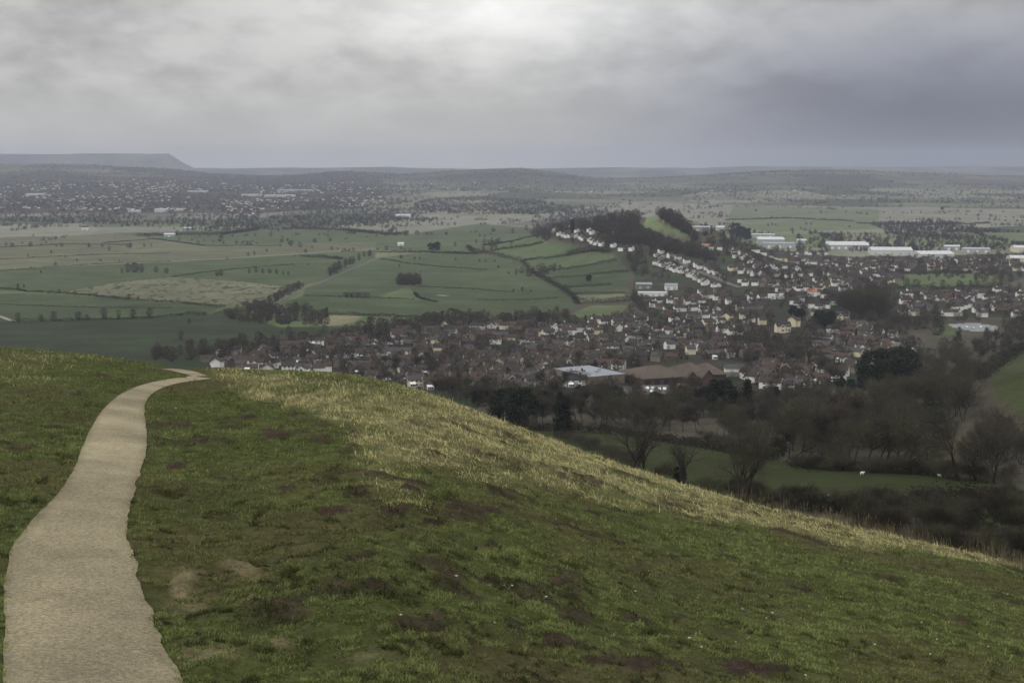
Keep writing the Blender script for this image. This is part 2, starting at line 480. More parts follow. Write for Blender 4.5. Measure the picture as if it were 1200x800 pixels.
def path_side(px, py):
    """signed pixel distance outside the path (negative inside)"""
    lo = np.interp(py, PL[::-1, 1], PL[::-1, 0]); hi = np.interp(py, PR[::-1, 1], PR[::-1, 0])
    d = np.maximum(lo - px, px - hi)
    return np.where(inpoly(px, py, HOOK), -4, np.where(py > 443, d, 60))


HOOK = [(222, 443.6), (205, 437.6), (186, 434.2), (182, 430.0), (215, 430.6), (233, 433.6), (251, 440.6), (250, 444.5)]


DRY_LO = np.array([(230, 440), (262, 448), (290, 466), (340, 486), (400, 520), (440, 548), (500, 556), (600, 572), (700, 592), (800, 603), (900, 622), (1000, 641), (1100, 652), (1200, 668), (1300, 690)], float)


def dryness(px, py, x, y):
    lo = np.interp(px, DRY_LO[:, 0], DRY_LO[:, 1])
    t, s = ray(px, py)
    sp = np.interp(t, _tt, _ss)
    # silhouette row
    b = (sp * CP - SP) / (sp * SP + CP); sy = 400 + F * b
    n = fbm(x / 2.2, y / 3.2, 111, 4)
    wdt = np.maximum(lo - sy, 4)
    v = (lo - py) / wdt
    m = sstep(-.12, .30, v + (n - .5) * 1.3) * sstep(225, 300, px)
    m = m * (.30 + .70 * sstep(.36, .52, fbm(x / 1.1, y / 2.2, 115, 4) + .10 * sstep(420, 560, px)))
    # the crest itself, near the middle, keeps a green edge
    m = m * (1 - .85 * sstep(.62, .9, v + (n - .5) * .5) * (1 - sstep(430, 560, px)) * sstep(240, 300, px))
    # pale scraps elsewhere
    l = np.exp(-(((px - 25) / 45) ** 2 + ((py - 441) / 7) ** 2)) + .7 * np.exp(-(((px - 40) / 80) ** 2 + ((py - 421) / 6) ** 2))
    m = np.maximum(m, np.clip(l * 1.2 * sstep(.42, .64, n), 0, 1) * .5)
    for cx, cy, wx, wy, a in ((212, 682, 22, 22, .8), (225, 708, 38, 8, .8), (245, 765, 45, 14, .75), (328, 750, 22, 7, .8), (285, 662, 30, 10, .6), (430, 772, 40, 10, .5), (300, 705, 40, 9, .4)):
        e = np.exp(-(((px - cx) / wx) ** 2 + ((py - cy) / wy) ** 2)) + .0
        m = np.maximum(m, np.clip(e * 1.3 * sstep(.40, .62, fbm(x / .7, y / .9, 113, 4) * .7 + .3 * e), 0, 1) * a * .8)
    return m


MOLES = [(265, 494, 16, 4), (292, 491, 14, 5), (320, 508, 20, 6), (345, 487, 14, 4), (200, 551, 22, 5), (338, 571, 16, 4), (336, 633, 26, 8), (425, 656, 34, 9), (448, 690, 44, 10), (508, 612, 26, 6),
         (565, 637, 22, 9), (610, 633, 16, 6), (568, 600, 36, 8), (655, 750, 30, 9), (775, 783, 46, 12), (915, 783, 60, 14), (815, 718, 34, 8), (730, 637, 20, 5), (700, 607, 26, 6), (845, 655, 22, 5),
         (975, 737, 28, 8), (1130, 722, 26, 7), (660, 682, 26, 7), (380, 600, 26, 7), (465, 600, 26, 6), (205, 500, 26, 5), (190, 522, 20, 4), (240, 515, 22, 4), (590, 700, 20, 6), (540, 742, 18, 5),
         (1080, 690, 20, 5), (700, 775, 20, 6), (215, 575, 20, 5), (260, 560, 26, 4), (480, 575, 26, 5), (640, 655, 20, 4), (940, 690, 26, 5), (35, 494, 18, 3), (62, 452, 20, 3), (118, 441, 16, 3), (150, 425, 8, 2), (420, 507, 10, 4), (470, 520, 12, 4)]


def dirt(px, py, x, y):
    n = fbm(x / .42, y / .7, 131, 5)
    m = np.zeros(px.shape)
    for cx, cy, wx, wy in MOLES:
        e = np.exp(-(((px - cx) / (wx * .95)) ** 2 + ((py - cy) / (wy * .95)) ** 2))
        m = np.maximum(m, e)
    # ragged: the noise decides where inside each scuffed place the soil shows
    m = sstep(.60, .76, n + .42 * m - .16) * np.clip(m * 5, 0, 1)
    sc = sstep(.56, .68, fbm(x / .8, y / 1.1, 137, 5)) * sstep(.44, .58, fbm(x / 5, y / 6, 139, 3))
    return np.maximum(m, .8 * sc * sstep(455, 520, py))


def h_fg(x, y):
    """hilltop with its small lumps; level with h_fore away from them"""
    z = h_fore(x, y)
    px, py = proj(x, y, z)
    out = sstep(.0, .35, path_side(px, py) * y / F)
    w = 1 - sstep(70, 95, y)
    lump = .13 * (fbm(x / 1.9, y / 1.9, 151, 4) - .5) + .13 * (fbm(x / .5, y / .5, 157, 3) - .5) + .08 * (fbm(x / .16, y / .16, 159, 2) - .5)
    dm = dirt(px, py, x, y)
    lump = lump + dm * (.10 * fbm(x / .16, y / .16, 163, 3) - .03)
    lump = lump + dryness(px, py, x, y) * (.05 + .28 * (fbm(x / .42, y / .55, 161, 3) - .5))
    return z + w * (out * lump - .015 * (1 - out))


G1 = C_(.100, .124, .040); G2 = C_(.150, .174, .060); SOIL = C_(.045, .033, .024); HAY = C_(.50, .46, .225)


def fg_colour(x, y, z):
    z0 = h_fore(x, y)
    px, py = proj(x, y, z0)
    n = fbm(x / 2.6, y / 2.6, 171, 4)[:, None]; n2 = fbm(x / .4, y / .4, 173, 3)[:, None]
    col = G1 * (1 - n) + G2 * n
    col = col * (.30 + .30 * n2)
    mo = sstep(.5, .7, fbm(x / 3.5, y / 4.5, 177, 4))[:, None] * .6
    col = col * (1 - mo) + C_(.075, .06, .032) * mo
    d = dryness(px, py, x, y)[:, None]
    sc_ = ((px < 470) & (py > 640))[:, None]
    col = col * (1 - d * .85) + np.where(sc_, C_(.19, .155, .095) * (.6 + .8 * n2), HAY * .30) * d * .85
    m = dirt(px, py, x, y)[:, None]
    col = col * (1 - m) + SOIL * (.7 + .6 * n2) * m
    return np.clip(col, .008, .8)


tf = np.concatenate([np.linspace(-2.5, -.42, 60)[:-1], np.linspace(-.42, .42, 950), np.linspace(.42, 2.5, 60)[1:]])
df = np.concatenate([np.linspace(2.5, 10.5, 30)[:-1], np.geomspace(10.5, 80, 520)[:-1], np.geomspace(80, 100, 10)])
hill, _, _, _ = grid_mesh('hilltop', tf, df, h_fg, fg_colour, M['turf'])
tag(hill, 'grassy hilltop with worn turf and bare earth patches', kind='structure')


def build_path():
    nA = 16
    V = []; Fq = []; colr = []
    def strip(Lp, Rp, n, lift):
        base = len(V)
        dl = np.concatenate([[0], np.cumsum(np.hypot(*np.diff(Lp, axis=0).T))]); dl /= dl[-1]
        # resample both edges in ground space
        lx, ly = hit_fore(Lp[:, 0], Lp[:, 1]); rx, ry = hit_fore(Rp[:, 0], Rp[:, 1])
        k = np.linspace(0, len(Lp) - 1, n)
        def rs(a):
            # smooth cubic-ish resample
            b = np.interp(k, np.arange(len(Lp)), a)
            kk = np.hanning(int(n / len(Lp)) * 2 + 3); kk /= kk.sum(); p = len(kk) // 2
            e = np.concatenate([2 * b[0] - b[p:0:-1], b, 2 * b[-1] - b[-2:-p - 2:-1]])
            return np.convolve(e, kk, 'valid')
        lx, ly, rx, ry = rs(lx), rs(ly), rs(rx), rs(ry)
        s = np.cumsum(np.hypot(np.gradient(lx), np.gradient(ly)))
        for i in range(n):
            ax, ay, bx, by = lx[i], ly[i], rx[i], ry[i]
            w = math.hypot(bx - ax, by - ay)
            e0 = .09 * (fbm(np.array([s[i] / .9]), np.array([1.]), 181, 6)[0] - .5) / max(w, .3)
            e1 = .17 * (fbm(np.array([s[i] / .6]), np.array([9.]), 183, 6)[0] - .5) / max(w, .3)
            for j in range(nA + 1):
                q = j / nA
                qq = e0 + q * (1 + e1 - e0)
                x = ax + (bx - ax) * qq; y = ay + (by - ay) * qq
                V.append((x, y, lift - .012 * (2 * q - 1) ** 2))
                edge = abs(2 * q - 1)
                colr.append((q, s[i], edge))
        for i in range(n - 1):
            for j in range(nA):
                a = base + i * (nA + 1) + j
                Fq.append((a, a + 1, a + nA + 2, a + nA + 1))
    strip(PL, PR, 900, .014)
    L2 = np.array([(226.5, 441.2), (217, 438.3), (207, 435.6), (197, 433.6), (188, 432.6)], float)
    R2 = np.array([(243, 440.6), (236, 437.8), (226, 434.6), (213, 432.7), (203, 432.0)], float)
    strip(L2, R2, 80, .018)
    v = np.array(V); cc = np.array(colr)
    v[:, 2] += h_fore(v[:, 0], v[:, 1])
    n = fbm(v[:, 0] / .8, v[:, 1] / .8, 191, 4); n2 = fbm(v[:, 0] / .12, v[:, 1] / .12, 193, 3)
    col = C_(.262, .226, .150)[None, :] * (.86 + .12 * n + .24 * n2)[:, None]
    e = sstep(.75, 1.0, cc[:, 2] + .3 * (n - .5))[:, None] * .35
    col = col * (1 - e) + C_(.11, .10, .05) * e
    o = mk('path', v, np.array(Fq), M['path'], col=col, smooth=True, link=True)
    tag(o, 'pale gravel path winding over the grassy hilltop', kind='structure')


build_path()


def build_grass():
    # blades spread so that the turf is evenly covered at every distance seen
    n = 900000
    px = RNG.uniform(-60, 1260, n)
    py = 404 + (860 - 404) * RNG.uniform(0, 1, n) ** 0.92
    t, s = ray(px, py)
    ok = s > sil_s(t) + 0.0002
    px, py = px[ok], py[ok]
    x, d = hit_fore(px, py)
    # scatter along the ground so no rows follow the sight lines
    x = x + RNG.normal(0, .05, len(x)); y = d + RNG.normal(0, .12, len(x)) * (d / 20)
    n = int(60000)
    t2 = RNG.uniform(-.42, .42, n); y2 = crest_d(t2) * RNG.uniform(.72, 1.15, n)
    x = np.concatenate([x, t2 * y2]); y = np.concatenate([y, y2])
    z0 = h_fore(x, y); px, py = proj(x, y, z0)
    ps = path_side(px, py) * y / F          # metres outside the path
    dm = dirt(px, py, x, y); dr = dryness(px, py, x, y)
    keep = (ps > -.02 - .05 * RNG.uniform(0, 1, len(x)) ** 3) & (RNG.uniform(0, 1, len(x)) > dm * .93)
    # the hooked end of the path stays clear
    hook = inpoly(px, py, HOOK)
    keep &= ~hook
    keep &= ~((px < 470) & (py > 640) & (RNG.uniform(0, 1, len(x)) < dr * .95))
    tuft = .66 * fbm(x / .13, y / .15, 201, 2) + .34 * fbm(x / .55, y / .7, 203, 3)
    keep &= RNG.uniform(0, 1, len(x)) < (.12 + 1.2 * sstep(.36, .58, tuft))
    x, y, dm, dr, tuft, px, py, ps = [a[keep] for a in (x, y, dm, dr, tuft, px, py, ps)]
    n = len(x)
    z = h_fg(x, y) - .012
    t2f = fbm(x / .45, y / .6, 161, 3)
    tus = np.maximum(sstep(.625, .70, fbm(x / .26, y / .32, 205, 3)), sstep(.35, .7, dm) * sstep(.48, .58, fbm(x / .25, y / .3, 207, 2)))
    isdry = RNG.uniform(0, 1, n) < dr * (.55 + .42 * sstep(.34, .56, t2f))
    scrap = (px < 470) & (py > 640)
    L = RNG.uniform(.018, .043, n) * (.35 + 1.3 * sstep(.34, .66, tuft)) * (1 + y / 60)
    L = L * (1 + .35 * tus)
    L = np.where(isdry, RNG.uniform(.07, .24, n) * (.55 + .5 * sstep(20, 50, y)), L)
    L = np.where(isdry & (RNG.uniform(0, 1, n) < .03), L * 1.9, L)
    L = np.where(scrap & isdry, L * .22, L)
    L = np.where(ps < .10, np.minimum(L, .06), L)
    W = np.where(isdry, RNG.uniform(.005, .011, n), RNG.uniform(.007, .015, n)) * (.7 + y / 45)
    az = RNG.uniform(0, 2 * PI, n); az = np.where(isdry, 2.2 + RNG.normal(0, 1.1, n), az)   # straw lies over one way
    lean = np.where(isdry, RNG.uniform(.5, 1.35, n), RNG.uniform(.2, 1.1, n))
    dx, dy = np.cos(az), np.sin(az)
    fa = RNG.uniform(0, 2 * PI, n)
    wx, wy = np.cos(fa) * W * .5, np.sin(fa) * W * .5
    base = np.stack([x, y, z], 1)
    mid = base + np.stack([dx * L * .5 * np.sin(lean * .6), dy * L * .5 * np.sin(lean * .6), L * .5 * np.cos(lean * .6)], 1)
    tip = mid + np.stack([dx * L * .5 * np.sin(lean * 1.35), dy * L * .5 * np.sin(lean * 1.35), L * .5 * np.cos(lean * 1.35)], 1)
    w = np.stack([wx, wy, np.zeros(n)], 1)
    V = np.stack([base - w, base + w, mid + w * .8, mid - w * .8, tip], 1).reshape(-1, 3)
    i = np.arange(n) * 5
    Q = np.stack([i, i + 1, i + 2, i + 3], 1); T = np.stack([i + 3, i + 2, i + 4], 1)
    big = fbm(x / 2.6, y / 2.6, 171, 4)[:, None]
    u = RNG.uniform(0, 1, n)[:, None]
    big = np.clip(.5 + 2.2 * (big - .5), 0, 1)
    g = (G1 * (1 - big) + G2 * big) * (.60 + .65 * u) * (.50 + 1.05 * sstep(.36, .62, tuft))[:, None]
    g = np.where(RNG.uniform(0, 1, n)[:, None] < .10, C_(.27, .24, .13) * (.6 + .7 * u), g)
    mo = sstep(.5, .7, fbm(x / 3.5, y / 4.5, 177, 4))[:, None] * .5
    g = g * (1 - mo * .6) + C_(.12, .105, .05) * mo * .6
    br = (.75 * np.exp(-(((px - 235) / 95) ** 2 + ((py - 530) / 55) ** 2)) + .5 * np.exp(-(((px - 420) / 170) ** 2 + ((py - 630) / 60) ** 2)))[:, None] * sstep(.38, .58, fbm(x / 1.6, y / 2.2, 209, 4))[:, None]
    g = g * (1 - br) + C_(.085, .068, .038) * (.7 + .6 * u) * br
    h = HAY * (.42 + .68 * u + .35 * sstep(.4, .65, t2f)[:, None]) * np.where(scrap, .8, 1.0)[:, None]
    c = np.where(isdry[:, None], h, g)
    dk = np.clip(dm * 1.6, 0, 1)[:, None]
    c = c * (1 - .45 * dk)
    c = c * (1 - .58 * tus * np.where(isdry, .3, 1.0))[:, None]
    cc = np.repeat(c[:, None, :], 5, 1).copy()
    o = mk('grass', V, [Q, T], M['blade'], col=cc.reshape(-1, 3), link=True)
    tag(o, 'short green turf with dry straw-coloured grass along the crest', 'grass', kind='stuff')
    # taller dead stalks along the right-hand crest
    n = 5200
    pxs = RNG.uniform(780, 1240, n) ** 1.0
    t, _ = ray(pxs, pxs * 0 + 600)
    y = crest_d(t) * RNG.uniform(.86, 1.22, n); x = t * y
    cl = fbm(x / 1.1, y / 1.1, 211, 3)
    k = RNG.uniform(0, 1, n) < sstep(.48, .68, cl) * sstep(760, 1050, pxs)
    x, y = x[k], y[k]; n = len(x)
    z = h_fg(x, y) - .02
    L = RNG.uniform(.25, .75, n) * (.6 + .5 * RNG.uniform(0, 1, n)); az = RNG.uniform(0, 2 * PI, n); ln = RNG.uniform(0, .35, n)
    base = np.stack([x, y, z], 1)
    tip = base + np.stack([np.cos(az) * np.sin(ln) * L, np.sin(az) * np.sin(ln) * L, np.cos(ln) * L], 1)
    w = np.stack([np.full(n, .006), np.zeros(n), np.zeros(n)], 1)
    hw = np.stack([np.full(n, .009), np.zeros(n), np.zeros(n)], 1)
    hd = base + (tip - base) * .72
    V = np.stack([base - w, base + w, tip, hd - hw, hd + hw, tip + (0, 0, .01)], 1).reshape(-1, 3)
    i = np.arange(n) * 6
    T = np.concatenate([np.stack([i, i + 1, i + 2], 1), np.stack([i + 3, i + 4, i + 5], 1)])
    c = np.repeat((C_(.20, .165, .10)[None] * RNG.uniform(.45, 1.2, (n, 1)))[:, None, :], 6, 1).reshape(-1, 3)
    o = mk('dead_stalks', V, [T], M['blade'], col=c, link=True)
    tag(o, 'thin dead flower stalks standing along the right-hand crest', 'stalks', kind='stuff')


build_grass()


def build_stones():
    g = np.random.default_rng(77)
    pts = [(535, 680), (590, 685), (600, 688), (745, 690), (948, 710), (898, 727), (905, 724), (1080, 729), (1158, 715), (1090, 771), (1098, 749), (862, 754), (870, 716), (944, 795), (808, 753), (822, 763), (1158, 762),
           (850, 638), (900, 700), (262, 467), (245, 484), (206, 480), (1025, 760), (580, 735), (720, 745), (640, 700), (470, 730), (985, 700), (1180, 700), (760, 668)]
    for i, (px, py) in enumerate(pts):
        x, y = hit_fore(np.array([float(px)]), np.array([float(py)]))
        z = h_fg(x, y)
        n = 26
        v = g.normal(0, 1, (n, 3)); v /= np.linalg.norm(v, axis=1, keepdims=True)
        r = g.uniform(.009, .019) * (1 + y[0] / 60)
        v = v * np.array([1, .8, .6]) * r * g.uniform(.85, 1.1, (n, 1))
        import bmesh
        bm = bmesh.new()
        for p in v: bm.verts.new(p)
        bmesh.ops.convex_hull(bm, input=bm.verts)
        me = bpy.data.meshes.new('stone'); bm.to_mesh(me); bm.free(); me.materials.append(M['stone'])
        o = ob('stone', me, None, (x[0], y[0], z[0] + r * .7 + .02), g.uniform(0, 6.28))
        tag(o, None, 'stone', 'pale stones on the turf')
        STONES.append((o, px, py))


STONES = []
M['stone'] = mat('pale_limestone', (0.38, 0.36, 0.30), nscale=30, namt=.2, rough=.9)
build_stones()

# ------------------------------------------------------------------ tree kinds
def tube(V, Fq, pts, rad, k):
    pts = np.asarray(pts, float)
    base = len(V)
    n = len(pts)
    for i in range(n):
        d = pts[min(i + 1, n - 1)] - pts[max(i - 1, 0)]
        d /= (np.linalg.norm(d) + 1e-9)
        a = np.cross(d, (0.31, 0.87, 0.38)); a /= (np.linalg.norm(a) + 1e-9); b = np.cross(d, a)
        for j in range(k):
            th = 2 * PI * j / k
            V.append(pts[i] + (a * math.cos(th) + b * math.sin(th)) * rad[i])
    for i in range(n - 1):
        for j in range(k):
            Fq.append((base + i * k + j, base + i * k + (j + 1) % k, base + (i + 1) * k + (j + 1) % k, base + (i + 1) * k + j))


def bare_tree_mesh(seed, Ht=12.0, trunk=.22, spread=.75, stems=1, ntw=2300, tw=.034, matl='twig', droop=0.0):
    """a leafless tree: tapering limbs, then thousands of thin twigs"""
    r = random.Random(seed); g = np.random.default_rng(seed)
    V = []; Fq = []; segs = []
    def grow(p, d, L, rad, lev):
        n = 4 if lev < 2 else 3
        pts = [p]; rr = [rad]
        for i in range(n):
            d = d + np.array([r.gauss(0, .13), r.gauss(0, .13), r.gauss(.03, .08) - droop * lev * .05]); d /= np.linalg.norm(d)
            p = p + d * L / n
            pts.append(p); rr.append(rad * (1 - .42 * (i + 1) / n))
        tube(V, Fq, pts, rr, 6 if lev == 0 else (4 if lev == 1 else 3))
        if lev >= 2:
            for i in range(n): segs.append((pts[i], pts[i + 1]))
        if lev >= 4: return
        kids = r.choice((2, 3, 3)) + (1 if lev == 0 else 0)
        for c in range(kids):
            ang = r.uniform(.28, .72) * (spread / .75) * (0.55 if (c == 0 and lev < 2) else 1)
            ph = 2 * PI * (c + r.random() * .7) / kids
            a = np.cross(d, (.3, .5, .8)); a /= np.linalg.norm(a); b = np.cross(d, a)
            nd = d * math.cos(ang) + (a * math.cos(ph) + b * math.sin(ph)) * math.sin(ang)
            grow(p, nd, L * r.uniform(.62, .85), rr[-1] * r.uniform(.6, .8), lev + 1)
        if lev in (1, 2, 3):
            for c in range(2):
                q = pts[r.randint(1, n - 1)]
                ph = r.random() * 2 * PI; ang = r.uniform(.6, 1.15)
                a = np.cross(d, (.3, .5, .8)); a /= np.linalg.norm(a); b = np.cross(d, a)
                nd = d * math.cos(ang) + (a * math.cos(ph) + b * math.sin(ph)) * math.sin(ang)
                grow(q, nd, L * r.uniform(.45, .65), rad * .38, lev + 1 if lev < 3 else 4)
    for s in range(stems):
        ph = 2 * PI * s / max(stems, 1) + r.random()
        tilt = 0.05 if stems == 1 else r.uniform(.15, .5)
        d = np.array([math.cos(ph) * math.sin(tilt), math.sin(ph) * math.sin(tilt), math.cos(tilt)])
        grow(np.array([math.cos(ph) * .15 * (stems > 1), math.sin(ph) * .15 * (stems > 1), -.5]), d, 1.0 * 3.6, trunk, 0)
    V = np.array(V); A = np.array([q[0] for q in segs]); B = np.array([q[1] for q in segs])
    ln = np.linalg.norm(B - A, axis=1); pr = ln / ln.sum()
    zmax = np.percentile(B[:, 2], 99)
    def twigs(A, B, n, l0, l1, width):
        i = g.choice(len(A), n, p=(np.linalg.norm(B - A, axis=1) / np.linalg.norm(B - A, axis=1).sum()))
        q = g.uniform(0, 1, (n, 1))
        p = A[i] * (1 - q) + B[i] * q
        sd = B[i] - A[i]; sd /= (np.linalg.norm(sd, axis=1, keepdims=True) + 1e-9)
        d = sd * .75 + g.normal(0, .55, (n, 3)) + np.array([0, 0, .28 - droop])
        d /= np.linalg.norm(d, axis=1, keepdims=True)
        e = p + d * g.uniform(l0, l1, (n, 1))
        return p, e
    p1, e1 = twigs(A, B, ntw, .5, 1.3, tw)
    p2, e2 = twigs(p1, e1, int(ntw * 1.6), .3, .8, tw)
    P = np.concatenate([p1, p2]); E = np.concatenate([e1, e2])
    wd = np.concatenate([np.full(len(p1), tw), np.full(len(p2), tw * .75)])
    d = E - P
    side = np.cross(d, g.normal(0, 1, d.shape)); side /= (np.linalg.norm(side, axis=1, keepdims=True) + 1e-9)
    side *= wd[:, None] * .5
    TV = np.stack([P - side, P + side, E + side * .35, E - side * .35], 1).reshape(-1, 3)
    i = np.arange(len(P)) * 4
    TF = np.stack([i, i + 1, i + 2, i + 3], 1)
    k = Ht / zmax
    return (mk('trunk', V * k, np.array(Fq), M['bark'], smooth=True), mk('crown', TV * k, TF, M[matl]))


def leaf_cloud(seed, n, size, shape, lo=0.0):
    """leaf clumps spread through a crown volume; shape(u) gives centre line radius at height u"""
    g = np.random.default_rng(seed)
    # clump centres first, so light and gaps show between them
    nc = max(12, n // 70)
    uc = g.uniform(lo, 1, nc) ** .9; ph = g.uniform(0, 2 * PI, nc); rr = np.sqrt(g.uniform(.25, 1, nc))
    R = shape(uc) * (.82 + .3 * g.uniform(0, 1, nc))
    C = np.stack([np.cos(ph) * rr * R, np.sin(ph) * rr * R, uc], 1)
    i = g.integers(0, nc, n)
    sc = .05 + .26 * shape(C[i, 2])[:, None]
    p = C[i] + g.normal(0, 1, (n, 3)) * sc * np.array([.5, .5, .34])
    a = g.normal(0, 1, (n, 3)); a /= np.linalg.norm(a, axis=1, keepdims=True)
    b = np.cross(a, g.normal(0, 1, (n, 3))); b /= np.linalg.norm(b, axis=1, keepdims=True)
    s = g.uniform(.6, 1.3, (n, 1)) * size
    return p, a * s, b * s


def evergreen_mesh(seed, Ht, kind):
    if kind == 'spire':
        W = .20 * Ht; sh = lambda u: W / Ht * (1.04 - u) ** .85 * (1 - .55 * (u < .08))
    elif kind == 'column':
        W = .14 * Ht; sh = lambda u: W / Ht * np.sqrt(np.clip(1.02 - u ** 3, 0.02, 1))
    else:
        W = .42 * Ht; sh = lambda u: W / Ht * np.sqrt(np.clip(1 - ((u - .55) / .5) ** 2, .02, 1))
    n = 3400
    p, a, b = leaf_cloud(seed, n, .026 if kind != 'broad' else .032, sh, .03 if kind != 'broad' else .14)
    p, a, b = p * Ht, a * Ht, b * Ht
    V = np.stack([p - a, p + b * .7, p + a, p - b * .7], 1).reshape(-1, 3)
    i = np.arange(n) * 4
    tv = []; tf = []
    hh = Ht * (.9 if kind != 'broad' else .55)
    tube(tv, tf, [(0, 0, -.5), (0.02 * Ht, 0, hh * .35), (0, .01 * Ht, hh * .7), (0, 0, hh)], [Ht * .022, Ht * .017, Ht * .011, .03], 6)
    for q in range(9):
        z = hh * (.3 + .65 * q / 9); th = q * 2.4; L = float(sh(np.array([z / Ht]))[0]) * Ht * .8
        tube(tv, tf, [(0, 0, z), (math.cos(th) * L * .5, math.sin(th) * L * .5, z + .1 * L), (math.cos(th) * L, math.sin(th) * L, z + .28 * L)], [Ht * .007, Ht * .005, Ht * .002], 3)
    return (mk('trunk', np.array(tv), np.array(tf), M['bark'], smooth=True), mk('crown', V, np.stack([i, i + 1, i + 2, i + 3], 1), M['ever']))


BARE = [bare_tree_mesh(101, 12, .20, .70, 1), bare_tree_mesh(102, 12, .24, .95, 1, matl='twig_green'), bare_tree_mesh(103, 12, .17, .55, 1, matl='twig_red'),
        bare_tree_mesh(104, 12, .16, .80, 3, matl='twig'), bare_tree_mesh(105, 12, .21, .85, 1, ntw=2900, matl='twig'), bare_tree_mesh(106, 12, .18, .75, 2, matl='twig_green')]
BARE_W = ['upright', 'wide-spreading', 'narrow', 'many-stemmed', 'dense-crowned', 'forked']
SPARSE = [bare_tree_mesh(121, 14, .30, .95, 3, ntw=750, tw=.026, matl='twig'), bare_tree_mesh(122, 14, .24, .9, 4, ntw=1500, tw=.028, matl='twig_green'), bare_tree_mesh(123, 14, .30, .62, 1, ntw=1400, tw=.028)]
BUSH = [bare_tree_mesh(131, 4.5, .10, 1.05, 6, ntw=1900, tw=.06, matl='hedge'), bare_tree_mesh(132, 4.5, .09, 1.2, 7, ntw=2100, tw=.06, matl='twig_green'), bare_tree_mesh(133, 4.5, .10, .9, 5, ntw=1800, tw=.06, matl='twig_red')]
EVER = {k: [evergreen_mesh(140 + 7 * i + j, 12, k) for j in range(2)] for i, k in enumerate(('spire', 'column', 'broad'))}


def low_mesh(seed, Ht, W, n, size, m):
    """distant copy of a tree: one mesh of coarse twig clumps on a stem"""
    g = np.random.default_rng(seed)
    u = g.uniform(.03, 1, n); ph = g.uniform(0, 2 * PI, n); rr = np.sqrt(g.uniform(0, 1, n))
    R = W * np.sqrt(np.clip(1 - ((u - .52) / .52) ** 2, .05, 1)) * (.75 + .5 * g.uniform(0, 1, n))
    p = np.stack([np.cos(ph) * rr * R, np.sin(ph) * rr * R, u * Ht], 1)
    a = g.normal(0, 1, (n, 3)); a /= np.linalg.norm(a, axis=1, keepdims=True)
    b = np.cross(a, g.normal(0, 1, (n, 3))); b /= np.linalg.norm(b, axis=1, keepdims=True)
    s = g.uniform(.5, 1.2, (n, 1)) * size
    V = np.stack([p - a * s, p + b * s * .17, p + a * s, p - b * s * .17], 1).reshape(-1, 3)
    i = np.arange(n) * 4
    Q = np.stack([i, i + 1, i + 2, i + 3], 1)
    tv = []; tf = []
    tube(tv, tf, [(0, 0, -.5), (.1, 0, Ht * .4), (0, .1, Ht * .8)], [Ht * .028, Ht * .02, Ht * .006], 4)
    return V, Q, np.array(tv), np.array(tf)


LOWV = [low_mesh(301, 10, 3.6, 420, 1.0, None), low_mesh(302, 10, 4.4, 480, 1.05, None), low_mesh(303, 10, 2.9, 360, .95, None), low_mesh(304, 10, 5.2, 520, 1.05, None)]
LOW = []
for i, (v, q, tv, tf_) in enumerate(LOWV):
    LOW.append(mk('bare_tree', np.concatenate([v, tv]), [q, tf_ + len(v)], M[('twig', 'twig_red', 'twig_green', 'twig')[i]]))


def bake(name, pts, hts, m, nq=1.0, widen=1.0, lift=0.0, link=True, seed=1):
    """many distant trees as one mesh (only for what is too far or too many to count)"""
    g = np.random.default_rng(seed)
    VV = []; QQ = []; off = 0
    pts = np.asarray(pts, float)
    for i in range(len(pts)):
        v, q, _, _ = LOWV[g.integers(0, 4)]
        n = max(10, int(len(q) * nq))
        sel = g.choice(len(q), min(n, len(q)), replace=False)
        vv = v.reshape(-1, 4, 3)[sel]
        # fewer, larger clumps far away
        c = vv.mean(1, keepdims=True)
        vv = c + (vv - c) * (1 / math.sqrt(max(nq, .05))) ** .8
        th = g.uniform(0, 2 * PI); k = hts[i] / 10
        cs, sn = math.cos(th), math.sin(th)
        x = (vv[..., 0] * cs - vv[..., 1] * sn) * k * widen; y = (vv[..., 0] * sn + vv[..., 1] * cs) * k * widen; z = vv[..., 2] * k + lift
        w = np.stack([x + pts[i, 0], y + pts[i, 1], z + pts[i, 2]], -1).reshape(-1, 3)
        VV.append(w); QQ.append(np.arange(len(sel) * 4).reshape(-1, 4) + off); off += len(w)
    o = mk(name, np.concatenate(VV), np.concatenate(QQ), M[m], link=link)
    return o


# ------------------------------------------------------------------ where things are, in words
LAND = [(711, 446, 'pale flat-roofed store'), (800, 440, 'long tan-tiled store'), (918, 380, 'cream gabled house'), (765, 345, 'long white shed'),
        (1043, 430, 'dark conifer trio'), (1010, 350, 'dome of trees'), (690, 330, 'hedged strip fields'), (765, 268, 'bald hill nose'),
        (235, 440, 'gravel path end'), (400, 376, 'straw-coloured patch'), (1140, 384, 'pale open yard'), (990, 290, 'white warehouses'),
        (960, 560, 'sheep meadow'), (1180, 445, 'round hill pasture'), (325, 372, 'thick plain wood'), (486, 326, 'purple-grey copse'),
        (875, 470, 'tall pointed conifer'), (745, 530, 'lone slope tree'), (560, 425, 'brown estate'), (660, 270, 'white hillside row'),
        (840, 300, 'white hill-foot houses'), (1090, 525, 'rough brown clearing'), (430, 410, 'left town edge'), (985, 372, 'square cream villa')]


def where(px, py):
    best = None
    for lx, ly, nm in LAND:
        d = math.hypot((px - lx), (py - ly) * 2.2)
        if best is None or d < best[0]: best = (d, lx, ly, nm)
    d, lx, ly, nm = best
    if d < 9: return 'beside the ' + nm
    if abs(px - lx) > abs(py - ly) * 2.4:
        return ('left of the ' if px < lx else 'right of the ') + nm
    return ('beyond the ' if py < ly else 'in front of the ') + nm


